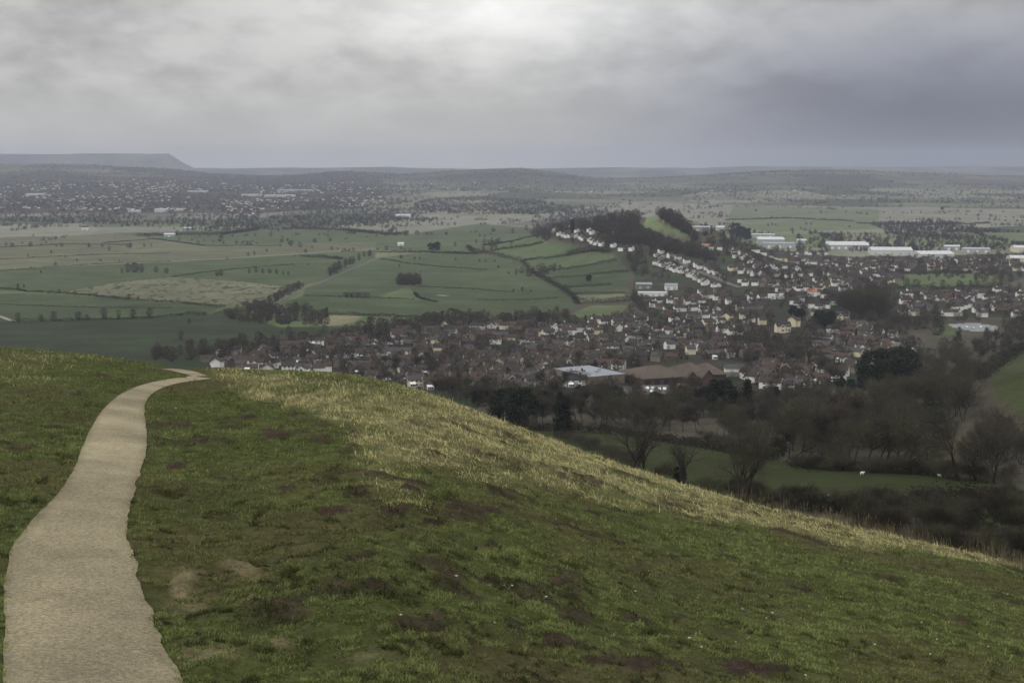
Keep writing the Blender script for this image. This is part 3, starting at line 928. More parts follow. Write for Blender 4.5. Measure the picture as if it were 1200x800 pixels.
ORD = ['first', 'second', 'third', 'fourth', 'fifth', 'sixth', 'seventh', 'eighth', 'ninth', 'tenth', 'eleventh', 'twelfth', 'thirteenth', 'fourteenth', 'fifteenth', 'sixteenth', 'seventeenth', 'eighteenth', 'nineteenth', 'twentieth']
LABELLED = []     # (object, look words, px, py)
LAND += [(500, 520, 'straw grass slope'), (900, 630, 'right-hand straw crest'), (180, 620, 'gravel path'), (560, 690, 'middle turf scuffs'), (790, 780, 'bare earth patch'), (1100, 730, 'right-hand turf')]


def later(o, look, px, py): LABELLED.append((o, look, float(px), float(py)))


def write_labels():
    for o, px, py in STONES: later(o, 'small pale stone', px, py)
    bins = defaultdict(list)
    for o, look, px, py in LABELLED: bins[(look, where(px, py))].append((px, py, o))
    for (look, wh), items in bins.items():
        items.sort(key=lambda q: q[0])
        n = len(items)
        for i, (px, py, o) in enumerate(items):
            if n == 1: o['label'] = f'{look} {wh}'
            elif n == 2: o['label'] = f"{look} {wh}, {('left', 'right')[i]} of two"
            elif i == 0: o['label'] = f'{look} {wh}, leftmost'
            elif i == n - 1: o['label'] = f'{look} {wh}, rightmost'
            else: o['label'] = f"{ORD[min(i, 19)]} {look} {wh}, from left"


def thing_tree(name, meshes, loc, sc, rz, cat, group, look, px, py):
    """first of its kind or a copy: an Empty with trunk and crown"""
    e = ob(name, None, None, loc, rz, sc)
    ob('trunk', meshes[0], e); ob('crown', meshes[1], e)
    tag(e, None, cat, group); later(e, look, px, py)
    return e


def scatter(poly, n, mind=0.0, seed=0, squash=1.0):
    """random photo points in a polygon, not too close together"""
    g = np.random.default_rng(seed)
    xs = [p[0] for p in poly]; ys = [p[1] for p in poly]
    out = []
    tries = 0
    while len(out) < n and tries < 60:
        q = np.stack([g.uniform(min(xs), max(xs), n * 2), g.uniform(min(ys), max(ys), n * 2)], 1)
        q = q[inpoly(q[:, 0], q[:, 1], poly)]
        for p in q:
            if len(out) >= n: break
            if mind and out:
                o = np.array(out)
                if np.min(np.hypot(o[:, 0] - p[0], (o[:, 1] - p[1]) * squash)) < mind: continue
            out.append(tuple(p))
        tries += 1
    return np.array(out)


# ------------------------------------------------------------------ named trees of the near slopes: px, base row, top row
def height_for(base_py, top_py, d): return (base_py - top_py) / F * d / 0.985

def place_named(lst, pick, name, cat, group):
    P = at([q[0] for q in lst], [q[1] for q in lst])
    for q, p in zip(lst, P):
        ht = height_for(q[1], q[2], p[1])
        ms, ref = pick(q)
        thing_tree(name, ms, p - (0, 0, .2), ht / ref, random.uniform(0, 6.28), cat, group, q[3], q[0], q[1])


place_named([(748, 566, 478, 'open bare tree with dark spreading limbs', 0), (868, 592, 498, 'broad twiggy bare tree with many stems', 1), (800, 566, 512, 'small bare tree with open twigs', 0),
             (1122, 562, 470, 'tall bare tree with a straight trunk', 2), (1143, 563, 505, 'slim bare tree with a thin trunk', 2), (1165, 565, 500, 'thin bare tree with light twigs', 2)],
            lambda q: (SPARSE[q[4]], 14), 'bare_tree', 'tree', 'bare trees on the near slopes')
place_named([(610, 502, 456, 'dark broad evergreen', 'broad'), (590, 494, 456, 'dark broad evergreen', 'broad'), (657, 508, 460, 'narrow dark conifer', 'column'), (663, 508, 466, 'narrow dark conifer', 'column'),
             (705, 474, 450, 'dark broad evergreen', 'broad'), (722, 474, 452, 'dark broad evergreen', 'broad'), (681, 476, 452, 'dark broad evergreen', 'broad'), (770, 486, 460, 'dark broad evergreen', 'broad'), (783, 490, 470, 'dark broad evergreen', 'broad'),
             (845, 488, 446, 'big dark evergreen', 'broad'), (832, 485, 452, 'dark broad evergreen', 'broad'), (875, 492, 444, 'tall pointed dark conifer', 'spire'), (868, 490, 460, 'dark pointed conifer', 'spire'), (909, 482, 453, 'narrow dark conifer', 'column'),
             (1023, 452, 412, 'dark rounded conifer', 'broad'), (1041, 454, 410, 'dark rounded conifer', 'broad'), (1057, 454, 408, 'dark rounded conifer', 'broad'), (1049, 456, 418, 'dark rounded conifer', 'broad'),
             (985, 456, 442, 'dark broad evergreen', 'broad'), (998, 457, 444, 'dark broad evergreen', 'broad'), (1010, 457, 440, 'dark broad evergreen', 'broad'), (960, 381, 364, 'dark broad evergreen', 'broad'), (972, 382, 365, 'dark broad evergreen', 'broad'),
             (966, 384, 368, 'dark broad evergreen', 'broad'), (938, 374, 362, 'dark broad evergreen', 'broad'), (930, 372, 358, 'dark broad evergreen', 'broad'), (486, 390, 384, 'dark pointed conifer', 'spire'), (492, 393, 382, 'dark pointed conifer', 'spire'),
             (389, 396, 387, 'dark pointed conifer', 'spire'), (383, 371, 360, 'dark narrow conifer', 'column'), (686, 379, 369, 'dark pointed conifer', 'spire'), (671, 272, 257, 'dark pointed conifer', 'spire'), (690, 330, 322, 'dark broad evergreen', 'broad'),
             (505, 294, 285, 'dark round evergreen', 'broad'), (512, 294, 284, 'dark round evergreen', 'broad'), (862, 279, 262, 'dark broad evergreen', 'broad'), (868, 281, 266, 'dark broad evergreen', 'broad'), (875, 282, 268, 'dark broad evergreen', 'broad'),
             (1088, 505, 470, 'dark ivy-clad evergreen', 'broad'), (920, 520, 494, 'dark broad evergreen', 'broad'), (940, 512, 488, 'dark broad evergreen', 'broad'), (912, 535, 512, 'dark broad evergreen', 'broad'), (800, 470, 452, 'dark broad evergreen', 'broad'),
             (795, 565, 546, 'dark ivy-clad evergreen', 'broad'), (640, 480, 458, 'dark broad evergreen', 'broad'), (560, 476, 456, 'dark broad evergreen', 'broad')],
            lambda q: (EVER[q[4]][random.randint(0, 1)], 12), 'evergreen_tree', 'tree', 'dark evergreen trees in and below the town')

# zones of bare trees: polygon, how many, heights, closeness
ZONES = [
    ([(500, 462), (560, 464), (600, 474), (700, 482), (790, 486), (805, 505), (760, 512), (700, 505), (640, 502), (585, 488), (530, 470)], 56, (8, 13), 6),
    ([(780, 474), (900, 478), (935, 500), (930, 540), (890, 534), (810, 514)], 38, (7, 12), 7),
    ([(915, 538), (1000, 549), (1085, 553), (1085, 530), (1040, 505), (990, 490), (935, 500)], 44, (10, 16), 7),
    ([(1010, 462), (1060, 455), (1110, 440), (1160, 450), (1160, 480), (1210, 500), (1210, 560), (1150, 555), (1150, 515), (1100, 492), (1060, 500), (1020, 490)], 62, (8, 14), 8),
    ([(1060, 428), (1110, 408), (1160, 396), (1210, 380), (1210, 400), (1160, 430), (1150, 448), (1100, 445), (1065, 450)], 44, (8, 13), 6),
    ([(985, 372), (1038, 376), (1036, 366), (990, 362)], 16, (17, 24), 4),
    ([(1040, 395), (1090, 385), (1100, 400), (1200, 392), (1210, 375), (1100, 375), (1050, 372), (1030, 385)], 60, (7, 12), 5),
    ([(900, 472), (960, 466), (1000, 468), (985, 488), (930, 492)], 26, (6, 9), 6),
    ([(860, 400), (950, 392), (980, 410), (960, 440), (890, 430), (850, 420)], 60, (7, 11), 5),
]
TREES = []      # px, py, height, zone
for i, (poly, n, hr, md) in enumerate(ZONES):
    for p in scatter(poly, n, md, 400 + i, 2.0): TREES.append((p[0], p[1], random.uniform(*hr), i))
for p in scatter(TOWN, 1500, 2.5, 440, 1.6): TREES.append((p[0], p[1], random.choice((random.uniform(4, 7), random.uniform(6, 11))), 20))
for poly, n, hr in (([(640, 264), (680, 258), (700, 252), (735, 247), (748, 254), (748, 272), (770, 281), (800, 291), (830, 299), (838, 306), (800, 300), (760, 288), (735, 287), (700, 284), (715, 275), (690, 270), (668, 268), (650, 276)], 330, (9, 14)),
                    ([(768, 252), (776, 248), (790, 254), (806, 268), (818, 283), (812, 283), (796, 270), (780, 261)], 70, (9, 14)),
                    ([(590, 276), (650, 262), (660, 270), (640, 284), (610, 270)], 40, (8, 13)),
                    ([(540, 374), (600, 372), (660, 370), (680, 376), (600, 382), (540, 384)], 60, (6, 11)),
                    ([(400, 388), (540, 376), (540, 386), (440, 394)], 40, (7, 12)),
                    ([(180, 416), (300, 400), (330, 402), (240, 424), (180, 424)], 34, (6, 11)),
                    ([(262, 370), (300, 358), (340, 360), (388, 370), (384, 382), (330, 381), (270, 376)], 150, (4.5, 9)),
                    ([(318, 357), (356, 336), (352, 334), (312, 354)], 30, (5, 9)),
                    ([(384, 325), (420, 306), (438, 298), (432, 297), (400, 310), (380, 322)], 30, (6, 10)),
                    ([(464, 333), (472, 335), (486, 335), (496, 332), (490, 329), (470, 329)], 30, (7, 13)),
                    ([(735, 300), (745, 325), (740, 360), (752, 360), (760, 330), (750, 300)], 40, (6, 10)),
                    ([(600, 322), (640, 312), (660, 316), (630, 326)], 26, (5, 9)),
                    ([(548, 296), (562, 297), (620, 284), (600, 276), (560, 282)], 10, (6, 10)),
                    ([(840, 300), (900, 300), (1000, 318), (1040, 340), (990, 362), (900, 330)], 120, (6, 10)),
                    ([(1000, 305), (1210, 300), (1210, 330), (1040, 322)], 130, (6, 10)),
                    ([(820, 266), (900, 276), (1000, 284), (1060, 292), (900, 300), (830, 286)], 150, (6, 11))):
    for p in scatter(poly, n, 1.5, 460 + len(TREES), 1.5): TREES.append((p[0], p[1], random.uniform(*hr), 21))
TP = at([q[0] for q in TREES], [q[1] for q in TREES])
# keep stores, yards, meadows and roads clear
KEEP_OUT = [[(680, 436), (800, 430), (800, 460), (690, 456)], [(750, 424), (872, 424), (872, 462), (750, 462)], [(905, 366), (940, 366), (940, 400), (905, 400)], [(744, 328), (800, 328), (800, 350), (744, 350)],
            [(1105, 376), (1172, 376), (1172, 400), (1105, 400)], [(880, 276), (935, 276), (935, 294), (880, 294)], [(970, 282), (1120, 282), (1120, 304), (970, 304)], FIELDS[23][0], FIELDS[26][0], FIELDS[27][0]]
okT = np.ones(len(TREES), bool)
tpx = np.array([q[0] for q in TREES]); tpy = np.array([q[1] for q in TREES])
for kp in KEEP_OUT: okT &= ~inpoly(tpx, tpy, kp)
ttop = tpy - np.array([q[2] for q in TREES]) * F / TP[:, 1]
okT &= ~((tpx > 1140) & (tpy > 446) & (ttop < 474))
size = np.array([q[2] for q in TREES]) / TP[:, 1]
order = [i for i in np.argsort(-size) if okT[i]]
near_i = order[:294]; rest_i = order[294:]
tone = {0: 'grey-brown', 1: 'mossy', 2: 'reddish-brown', 3: 'grey-brown', 4: 'dark', 5: 'mossy'}
for i in near_i:
    px, py, ht, zn = TREES[i]
    v = random.choice((0, 1, 1, 2, 3, 4, 5, 5)); p = TP[i]
    s = ht / 12
    sz = 'tall' if ht > 11.5 else ('low' if ht < 8 else 'middling')
    if size[i] * F > 17:
        thing_tree('bare_tree', BARE[v], p - (0, 0, .2), s, random.uniform(0, 6.28), 'tree', 'bare trees on the near slopes', f'{sz} {BARE_W[v]} {tone[v]} bare tree', px, py)
    else:
        o = ob('bare_tree', LOW[v % 4], None, p - (0, 0, .2), random.uniform(0, 6.28), ht / 10)
        tag(o, None, 'tree', 'bare trees on the near slopes'); later(o, f'{sz} {("grey-brown", "reddish-brown", "mossy", "broad")[v % 4]} bare tree', px, py)
rest_p = TP[rest_i] - (0, 0, .2); rest_h = [TREES[i][2] for i in rest_i]
o = bake('distant_woodland', rest_p, rest_h, 'twig', nq=.6, seed=5)
tag(o, 'brown leafless trees scattered through the far streets and wooded ridge', 'woodland', kind='stuff')

# ------------------------------------------------------------------ shrubs: near scrub and lone bushes of the plain
SHR = []
for poly, n, hr in (([(960, 596), (1080, 590), (1190, 590), (1190, 606), (1100, 612), (1000, 612)], 40, (2.8, 4.2)),
                    ([(1000, 612), (1130, 612), (1130, 632), (1060, 628), (1000, 622)], 22, (3.2, 4.6)), ([(1020, 628), (1100, 634), (1210, 640), (1210, 664), (1150, 655), (1080, 644)], 44, (1.8, 3.2)), ([(1130, 630), (1200, 634), (1200, 600), (1150, 605)], 14, (2.6, 4.6)),
                    ([(640, 512), (700, 530), (760, 556), (790, 566), (770, 560), (690, 524)], 20, (2.5, 4.2)), ([(810, 580), (900, 595), (960, 604), (950, 596), (880, 580)], 24, (2.6, 4.2)),
                    ([(930, 552), (1090, 557), (1090, 553), (930, 546)], 24, (2.4, 4.0)), ([(1090, 562), (1180, 568), (1190, 562), (1100, 556)], 14, (2.5, 4.5)),
                    ([(1150, 448), (1175, 425), (1210, 404), (1210, 396), (1160, 428), (1145, 446)], 26, (4.5, 6.5)), ([(610, 503), (700, 507), (760, 512), (700, 503)], 16, (2.5, 4.0)), ([(800, 516), (905, 538), (905, 532), (820, 512)], 18, (2.5, 4.0))):
    for p in scatter(poly, n, 3, 600 + len(SHR), 1.5): SHR.append((p[0], p[1], random.uniform(*hr), 0))
PLAINB = [(48, 320), (36, 315), (60, 297, 5), (33, 300), (90, 306, 4), (77, 302), (118, 306), (140, 307), (65, 311, 5), (21, 338, 6), (28, 337), (47, 343), (57, 344), (69, 344, 5), (88, 346, 6), (105, 347), (113, 348, 5), (118, 349), (134, 350), (151, 351, 6), (162, 352, 5),
          (21, 376, 8), (48, 376, 6), (63, 376, 9), (92, 375, 8), (102, 375, 5), (122, 374, 11), (139, 373, 8), (156, 373, 9), (175, 373, 10), (212, 398, 7), (222, 379, 5), (150, 319, 12), (158, 319, 13), (166, 319, 12), (143, 320, 7), (183, 319, 8), (195, 320, 7), (259, 323, 8), (254, 323, 6),
          (292, 320, 7), (300, 319, 7), (308, 320, 6), (316, 320, 6), (324, 321, 6), (332, 322, 6), (338, 322, 5), (361, 311, 4), (266, 304, 4), (291, 300, 6), (298, 299, 7), (328, 289, 5), (341, 289, 4), (284, 286, 6), (286, 284, 4), (277, 286, 4), (287, 272, 4), (290, 276), (298, 275), (318, 272, 4),
          (326, 271, 5), (331, 279, 5), (337, 283, 6), (225, 282, 4), (239, 283, 4), (250, 284), (257, 283), (296, 283), (301, 286), (358, 296, 6), (378, 301, 4), (395, 303, 5), (345, 301), (470, 303, 6), (486, 304, 4), (492, 304, 4), (468, 313, 4), (493, 320, 3), (493, 333, 5), (534, 305, 5),
          (562, 307, 5), (569, 307, 4), (580, 307), (584, 314, 4), (596, 321, 3), (405, 348, 5), (412, 348, 4), (420, 348, 5), (428, 348, 4), (330, 391, 3), (320, 398, 4), (360, 397, 4), (526, 373, 8), (534, 374, 9), (541, 373, 7), (518, 374, 6), (602, 342, 4), (612, 341, 5), (622, 342, 3), (480, 294, 5), (474, 294, 4)]
for q in PLAINB: SHR.append((q[0], q[1], float(q[2]) if len(q) > 2 else 3.5, 1))
SHP = at([q[0] for q in SHR], [q[1] for q in SHR])
for q, p in zip(SHR, SHP):
    v = random.randint(0, 2)
    if q[3] == 0:
        thing_tree('shrub', BUSH[v], p - (0, 0, .1), q[2] / 4.5, random.uniform(0, 6.28), 'bush', 'bare scrub below the hilltop', ('dark low scrub bush', 'mossy low scrub bush', 'reddish low scrub bush')[v], q[0], q[1])
    else:
        o = ob('shrub', LOW[v], None, p - (0, 0, .1), random.uniform(0, 6.28), (q[2] / 10 * 1.15, q[2] / 10 * 1.15, q[2] / 10))
        tag(o, None, 'bush', 'bushes dotted over the plain'); later(o, 'small bare field bush' if q[2] < 6 else 'tall bare field bush', q[0], q[1])

# ------------------------------------------------------------------ hedges
def hedge(pts, w, h, label, per_m=5.0, gap=0.0):
    P = at([q[0] for q in pts], [q[1] for q in pts])
    d = np.concatenate([[0], np.cumsum(np.hypot(np.diff(P[:, 0]), np.diff(P[:, 1])))])
    dist = P[:, 1].mean()
    L = d[-1]
    n = int(min(9000, max(120, L * per_m * h)))
    s = RNG.uniform(0, L, n)
    x = np.interp(s, d, P[:, 0]); y = np.interp(s, d, P[:, 1])
    wav = vnoise(s / 6.0, s * 0 + pts[0][0], 221)
    hh = h * (.55 + .8 * wav) * (1 - gap * (vnoise(s / 22.0, s * 0 + pts[0][1], 223) > .55))
    x = x + RNG.normal(0, w * .32, n); y = y + RNG.normal(0, w * .32, n)
    z = H(x, y) + RNG.uniform(0, 1, n) ** .8 * hh - .05
    p = np.stack([x, y, z], 1)
    a = RNG.normal(0, 1, (n, 3)); a /= np.linalg.norm(a, axis=1, keepdims=True)
    b = np.cross(a, RNG.normal(0, 1, (n, 3))); b /= np.linalg.norm(b, axis=1, keepdims=True)
    sz = RNG.uniform(.35, .8, (n, 1)) * (.45 + dist / 3600)
    V = np.stack([p - a * sz, p + b * sz * .45, p + a * sz, p - b * sz * .45], 1).reshape(-1, 3)
    o0 = P[0]
    o = mk('hedge', V - o0, np.arange(n * 4).reshape(-1, 4), M['hedge'], link=True)
    o.location = [float(q) for q in o0]
    tag(o, label, 'hedge', 'hedges dividing the fields')


HK = [(548, 290), (553, 295), (566, 297), (584, 300), (598, 304), (612, 306.5), (618, 314), (624, 320), (640, 329), (648, 334), (654, 337), (662, 341), (668, 346), (674, 351), (678, 357)]
hedge(HK, 7, 5, 'long curving hedge along the foot of the strip fields', 5)
hedge([(566, 288), (590, 285), (610, 281), (628, 276.5)], 4, 3, 'uppermost hedge of the strip fields, left side')
hedge([(576, 294), (600, 291), (636, 285)], 4, 3, 'second hedge down across the upper strip fields')
hedge([(614, 305), (640, 303), (664, 300), (682, 296), (700, 293.5)], 4, 3.2, 'third hedge down, bending right up the strip fields')
hedge([(664, 300), (672, 296), (690, 294), (715, 296)], 8, 6, 'thick hedge below the white hillside row')
hedge([(624, 321), (646, 317), (670, 315), (700, 309), (722, 305.5)], 4, 3.2, 'long sloping hedge in the middle of the strip fields')
hedge([(641, 326.6), (670, 325), (690, 323)], 3.5, 2.6, 'low hedge under the middle strip, left half')
hedge([(690, 322.5), (712, 320), (737, 318)], 3.5, 3, 'thicker hedge under the middle strip, right half')
hedge([(657, 337), (690, 336), (716, 334)], 4, 3, 'straight hedge over the lower strip fields')
hedge([(672, 345), (700, 343.5), (734, 343)], 3, 2, 'thin hedge above the straw-coloured strip')
hedge([(680, 355), (700, 355), (720, 354), (742, 352)], 9, 5.5, 'thick hedge between straw strip and bright green field')
hedge([(662, 375.5), (690, 377), (735, 372)], 6, 4.5, 'ragged hedge below the bright green field')
hedge([(0, 338.5), (20, 339.5), (32, 342), (72, 344), (102, 346), (150, 351.5), (180, 353), (200, 354.5), (240, 358), (264, 360)], 4, 2.8, 'dark hedge under the pale rough pasture', 5, .3)
hedge([(12, 377.5), (60, 377), (102, 374.5), (140, 374), (200, 370.5), (242, 369)], 4, 2.8, 'hedge with gaps above the darkest left field', 5, .4)
hedge([(208, 370), (242, 368.6)], 4, 3, 'short dark hedge left of the plain wood')
hedge([(380, 369), (420, 369.5), (450, 371), (500, 373), (520, 374)], 4, 3.2, 'straight dark hedge right of the straw patch')
hedge([(356, 347), (400, 348), (440, 349), (486, 350.5)], 2.5, 1.4, 'low ditch-side hedge across the middle of the green plain')
hedge([(486, 344), (490, 349), (500, 352), (512, 354)], 3.5, 2.2, 'winding brook hedge running down from the copse')
hedge([(527, 363), (540, 368), (553, 373)], 4, 2.6, 'lower end of the winding brook hedge by the town')
hedge([(490, 335.5), (540, 338), (602, 342.5)], 2.2, 1.2, 'faint low hedge across the wide green field')
hedge([(440, 296), (470, 296), (500, 296), (530, 297), (560, 297.5)], 5, 3.2, 'straight hedge beyond the wide green field')
hedge([(352, 301), (380, 302), (402, 304)], 6, 4, 'short thick hedge right of the pale road')
hedge([(405, 348.5), (418, 348.8), (432, 348.6)], 6, 5, 'clump of hedge alone in the green field')
hedge([(0, 317.5), (60, 313.5), (120, 309.5), (200, 306.5)], 2.5, 1.5, 'low hedge along the pale road on the left')
hedge([(120, 285), (180, 280), (240, 288), (330, 288)], 3, 2, 'faint far hedge among the pale left pastures', 4, .4)
hedge([(340, 268), (400, 270), (440, 274), (478, 276)], 9, 6, 'dark far hedge under the woods below the further town')
hedge([(160, 277), (200, 276), (260, 275), (300, 270)], 12, 6, 'dark tree belt beside the small farm sheds')
hedge([(1040, 321), (1100, 320), (1170, 321)], 8, 5, 'hedge beyond the playing fields on the right')
hedge([(1042, 338), (1100, 339.5), (1175, 336)], 8, 5, 'hedge on the near side of the playing fields')
hedge([(930, 546), (960, 549.5), (1000, 551.5), (1060, 555), (1090, 557)], 3.5, 2.2, 'dark hedge along the top of the meadow with the sheep', 40)
hedge([(600, 502), (640, 505), (700, 507), (760, 513), (830, 525.5), (910, 539.5)], 3.5, 2.4, 'dark hedge under the wood above the meadow', 30)
hedge([(960, 600), (1020, 597), (1080, 595), (1130, 592), (1190, 588)], 8, 3.2, 'thick dark hedge in the dip below the meadow', 45)
hedge([(1145, 447), (1170, 428), (1200, 410), (1240, 396)], 8, 5, 'dark hedge curling over the round hill pasture', 25)

hedge([(0, 304), (60, 301), (130, 298), (200, 297)], 3, 1.6, 'thin ditch hedge beyond the pale road, far left', 4, .3)
hedge([(0, 290), (80, 286), (150, 287)], 3, 1.8, 'faint hedge across the palest left pasture', 4, .3)
hedge([(200, 325), (240, 319), (300, 313), (345, 310)], 2.5, 1.5, 'thin hedge rising right from the rough pasture top', 4, .2)
hedge([(0, 357), (60, 359), (130, 361), (200, 361)], 2.5, 1.4, 'low hedge halfway down the left green fields', 4, .3)
hedge([(445, 303), (480, 309), (520, 313), (570, 316)], 2.5, 1.5, 'low hedge near the far edge of the wide green field', 4, .2)
hedge([(560, 352), (610, 352), (655, 349)], 2.5, 1.5, 'low hedge at the right of the wide green field', 4, .2)
hedge([(1005, 262), (1080, 264), (1160, 262)], 8, 5, 'long dark hedge across the right-hand marsh', 3, .3)
hedge([(850, 258), (920, 256), (1000, 259)], 8, 4, 'faint hedge over the pale marsh behind the ridge', 3, .3)

# far hedgerows and woods: nobody could count these
def far_trees():
    n = 70000
    y = 2350 * (9300 / 2350) ** RNG.uniform(0, 1, n); t = RNG.uniform(-.40, .40, n); x = t * y
    wx = x + 60 * (vnoise(x / 200, y / 200, 61) - .5); wy = y + 60 * (vnoise(x / 200, y / 200, 62) - .5)
    _, e = voro(wx / 330, wy / 420, 71)
    z = H(x, y); px, py = proj(x, y, z)
    px0 = px; px = px + 110 * (fbm(x / 450, y / 600, 103, 3) - .5); py = py + 5 * (fbm(x / 300, y / 300, 107, 3) - .5)
    band = np.zeros(n)
    def add(poly, v):
        band[inpoly(px, py, poly)] = np.maximum(band[inpoly(px, py, poly)], v)
    add([(490, 233), (560, 231), (640, 236), (692, 242), (690, 250), (600, 252), (492, 249)], 1.0)
    add([(-20, 244), (120, 250), (260, 248), (420, 246), (500, 242), (500, 262), (400, 268), (250, 272), (120, 262), (-20, 260)], .55)
    add([(-20, 206), (470, 207), (500, 232), (430, 246), (250, 250), (-20, 246)], .8)
    add([(1050, 262), (1120, 260), (1185, 270), (1185, 280), (1120, 282), (1055, 272)], .9)
    add([(590, 262), (650, 250), (720, 244), (700, 252), (640, 268), (600, 276)], .7)
    add([(760, 214), (1220, 216), (1220, 240), (900, 236), (760, 230)], .30)
    add([(1000, 274), (1210, 282), (1210, 300), (1000, 296)], .5)
    add([(480, 206), (760, 212), (760, 232), (480, 226)], .28)
    add([(0, 193), (1200, 193), (1200, 208), (0, 207)], .6)
    noopen = inpoly(px, py, [(-60, 272), (300, 268), (470, 278), (560, 262), (640, 268), (640, 300), (-60, 320)]) | inpoly(px, py, [(830, 246), (1050, 246), (1050, 270), (900, 274)])
    clump = fbm(x / 160, y / 220, 231, 3)
    pk = band * sstep(.35, .6, clump + .12 * band) + .95 * (e < .035) * (~noopen) * (y < 9000) + .25 * (e < .03) * noopen + .0015
    onhill = h_ridge(x, y) > 6
    k = (RNG.uniform(0, 1, n) < pk) & ~onhill & (py > 190)
    x, y, z = x[k], y[k], z[k]
    print('far trees', len(x))
    hts = RNG.uniform(3, 8, len(x))
    far = y > 4200
    P = np.stack([x, y, z], 1)
    tag(bake('far_hedgerows', P[~far], hts[~far], 'farwood', nq=.22, widen=1.3, seed=7), 'leafless hedgerow trees and copses over the far plain', 'woodland', kind='stuff')
    tag(bake('far_woods', P[far], hts[far], 'farwood', nq=.08, widen=1.6, seed=8), 'blue-grey woods around the distant town and hills', 'woodland', kind='stuff')


far_trees()

# ------------------------------------------------------------------ houses
def house_meshes(wd, dp, eave, pitch, form):
    """wall, roof, chimney as separate shapes; x runs along the ridge"""
    hw, hd = wd / 2, dp / 2
    rise = hd * pitch
    wall = MB()
    wall.poly([(-hw, -hd, -1.5), (hw, -hd, -1.5), (hw, -hd, eave), (-hw, -hd, eave)]); wall.poly([(hw, hd, -1.5), (-hw, hd, -1.5), (-hw, hd, eave), (hw, hd, eave)])
    wall.poly([(hw, -hd, -1.5), (hw, hd, -1.5), (hw, hd, eave), (hw, 0, eave + rise), (hw, -hd, eave)])
    wall.poly([(-hw, hd, -1.5), (-hw, -hd, -1.5), (-hw, -hd, eave), (-hw, 0, eave + rise), (-hw, hd, eave)])
    if form == 1:     # gabled wing to the front
        g = wd * .22; c = -wd * .18; f = hd + 2.2; rr = g * pitch * 1.05
        wall.poly([(c - g, -f, -1.5), (c + g, -f, -1.5), (c + g, -f, eave), (c, -f, eave + rr), (c - g, -f, eave)])
        wall.poly([(c + g, -f, -1.5), (c + g, -hd, -1.5), (c + g, -hd, eave), (c + g, -f, eave)]); wall.poly([(c - g, -hd, -1.5), (c - g, -f, -1.5), (c - g, -f, eave), (c - g, -hd, eave)])
    roof = MB(); o = .35; th = .22
    def slope(sg):
        y0 = sg * (hd + o); z0 = eave - o * pitch + .05; z1 = eave + rise + .05
        a = [(-hw - o, y0, z0), (hw + o, y0, z0), (hw + o, 0, z1), (-hw - o, 0, z1)]
        if sg > 0: a = a[::-1]
        b = [(x, y, z + th) for x, y, z in a]
        roof.poly(b); roof.poly(a[::-1])
        for i in range(4):
            j = (i + 1) % 4; roof.poly([a[i], a[j], b[j], b[i]])
    slope(-1); slope(1)
    if form == 1:
        z0 = eave - .3 * pitch; zt = eave + rr + .12; yb = -(hd - (rr / pitch) * .98)
        for sg in (-1, 1):
            a = [(c + sg * (g + .3), -f - .3, z0), (c + sg * (g + .3), -hd * .98, z0), (c, yb, zt), (c, -f - .3, zt)]
            b = [(x, y, z + th) for x, y, z in a]
            roof.poly(b); roof.poly(a[::-1])
            for i in range(4):
                j = (i + 1) % 4; roof.poly([a[i], a[j], b[j], b[i]])
    ch = MB()
    cx = hw * .62
    ch.box(cx - .45, cx + .45, -.35, .35, eave + rise - .6, eave + rise + 1.15); ch.box(cx - .52, cx + .52, -.42, .42, eave + rise + 1.15, eave + rise + 1.3)
    ch.box(cx - .3, cx - .1, -.12, .12, eave + rise + 1.3, eave + rise + 1.7); ch.box(cx + .1, cx + .3, -.12, .12, eave + rise + 1.3, eave + rise + 1.7)
    bb = MB()
    for sx in (-1, 1):
        for sg in (-1, 1):
            x0 = sx * (hw + o + .02); x1 = x0 + sx * .06
            p0 = (sg * (hd + o + .05), eave - o * pitch - .16); p1 = (0, eave + rise - .10)
            a = [(x0, p0[0], p0[1]), (x0, p1[0], p1[1]), (x0, p1[0], p1[1] + .48), (x0, p0[0], p0[1] + .48)]
            b = [(x1, y, z) for _, y, z in a]
            bb.poly(a); bb.poly(b[::-1])
            for i in range(4):
                j = (i + 1) % 4; bb.poly([a[i], a[j], b[j], b[i]])
    return wall, roof, ch, (hw, hd, eave, form), bb


TYPES = [(6.8, 5.6, 3.9, .74, 0), (8.4, 5.8, 3.9, .74, 1), (9.0, 6.2, 2.4, .66, 1), (12.0, 5.7, 4.0, .70, 0), (6.2, 5.5, 4.2, .88, 0)]
TNAME = ['house', 'gabled house', 'bungalow', 'terrace', 'steep-roofed house']
PROTO = [house_meshes(*t) for t in TYPES]
_wm = {}; _rm = {}; _cm = {}; _bm = {}
def barge_mesh(t):
    if t not in _bm: _bm[t] = PROTO[t][4].mesh('bargeboards', M['barge'])
    return _bm[t]
def wall_mesh(t, c):
    if (t, c) not in _wm: _wm[(t, c)] = PROTO[t][0].mesh('wall', M['w_' + c])
    return _wm[(t, c)]
def roof_mesh(t, c):
    if (t, c) not in _rm: _rm[(t, c)] = PROTO[t][1].mesh('roof', M['r_' + c])
    return _rm[(t, c)]
def chim_mesh(t):
    if t not in _cm: _cm[t] = PROTO[t][2].mesh('chimney', M['w_red brick'])
    return _cm[t]
wb = MB(); wb.box(-.7, .7, -.03, .05, -.62, .62, 1); wb.box(-.60, -.04, -.05, -.031, -.52, .52, 0); wb.box(.04, .60, -.05, -.031, -.52, .52, 0)
WIN = wb.mesh('window', [M['glass'], M['frame']])
db = MB(); db.box(-.5, .5, -.04, .05, 0, 2.05, 0)
DOOR = db.mesh('door', M['frame'])
cb_ = MB()
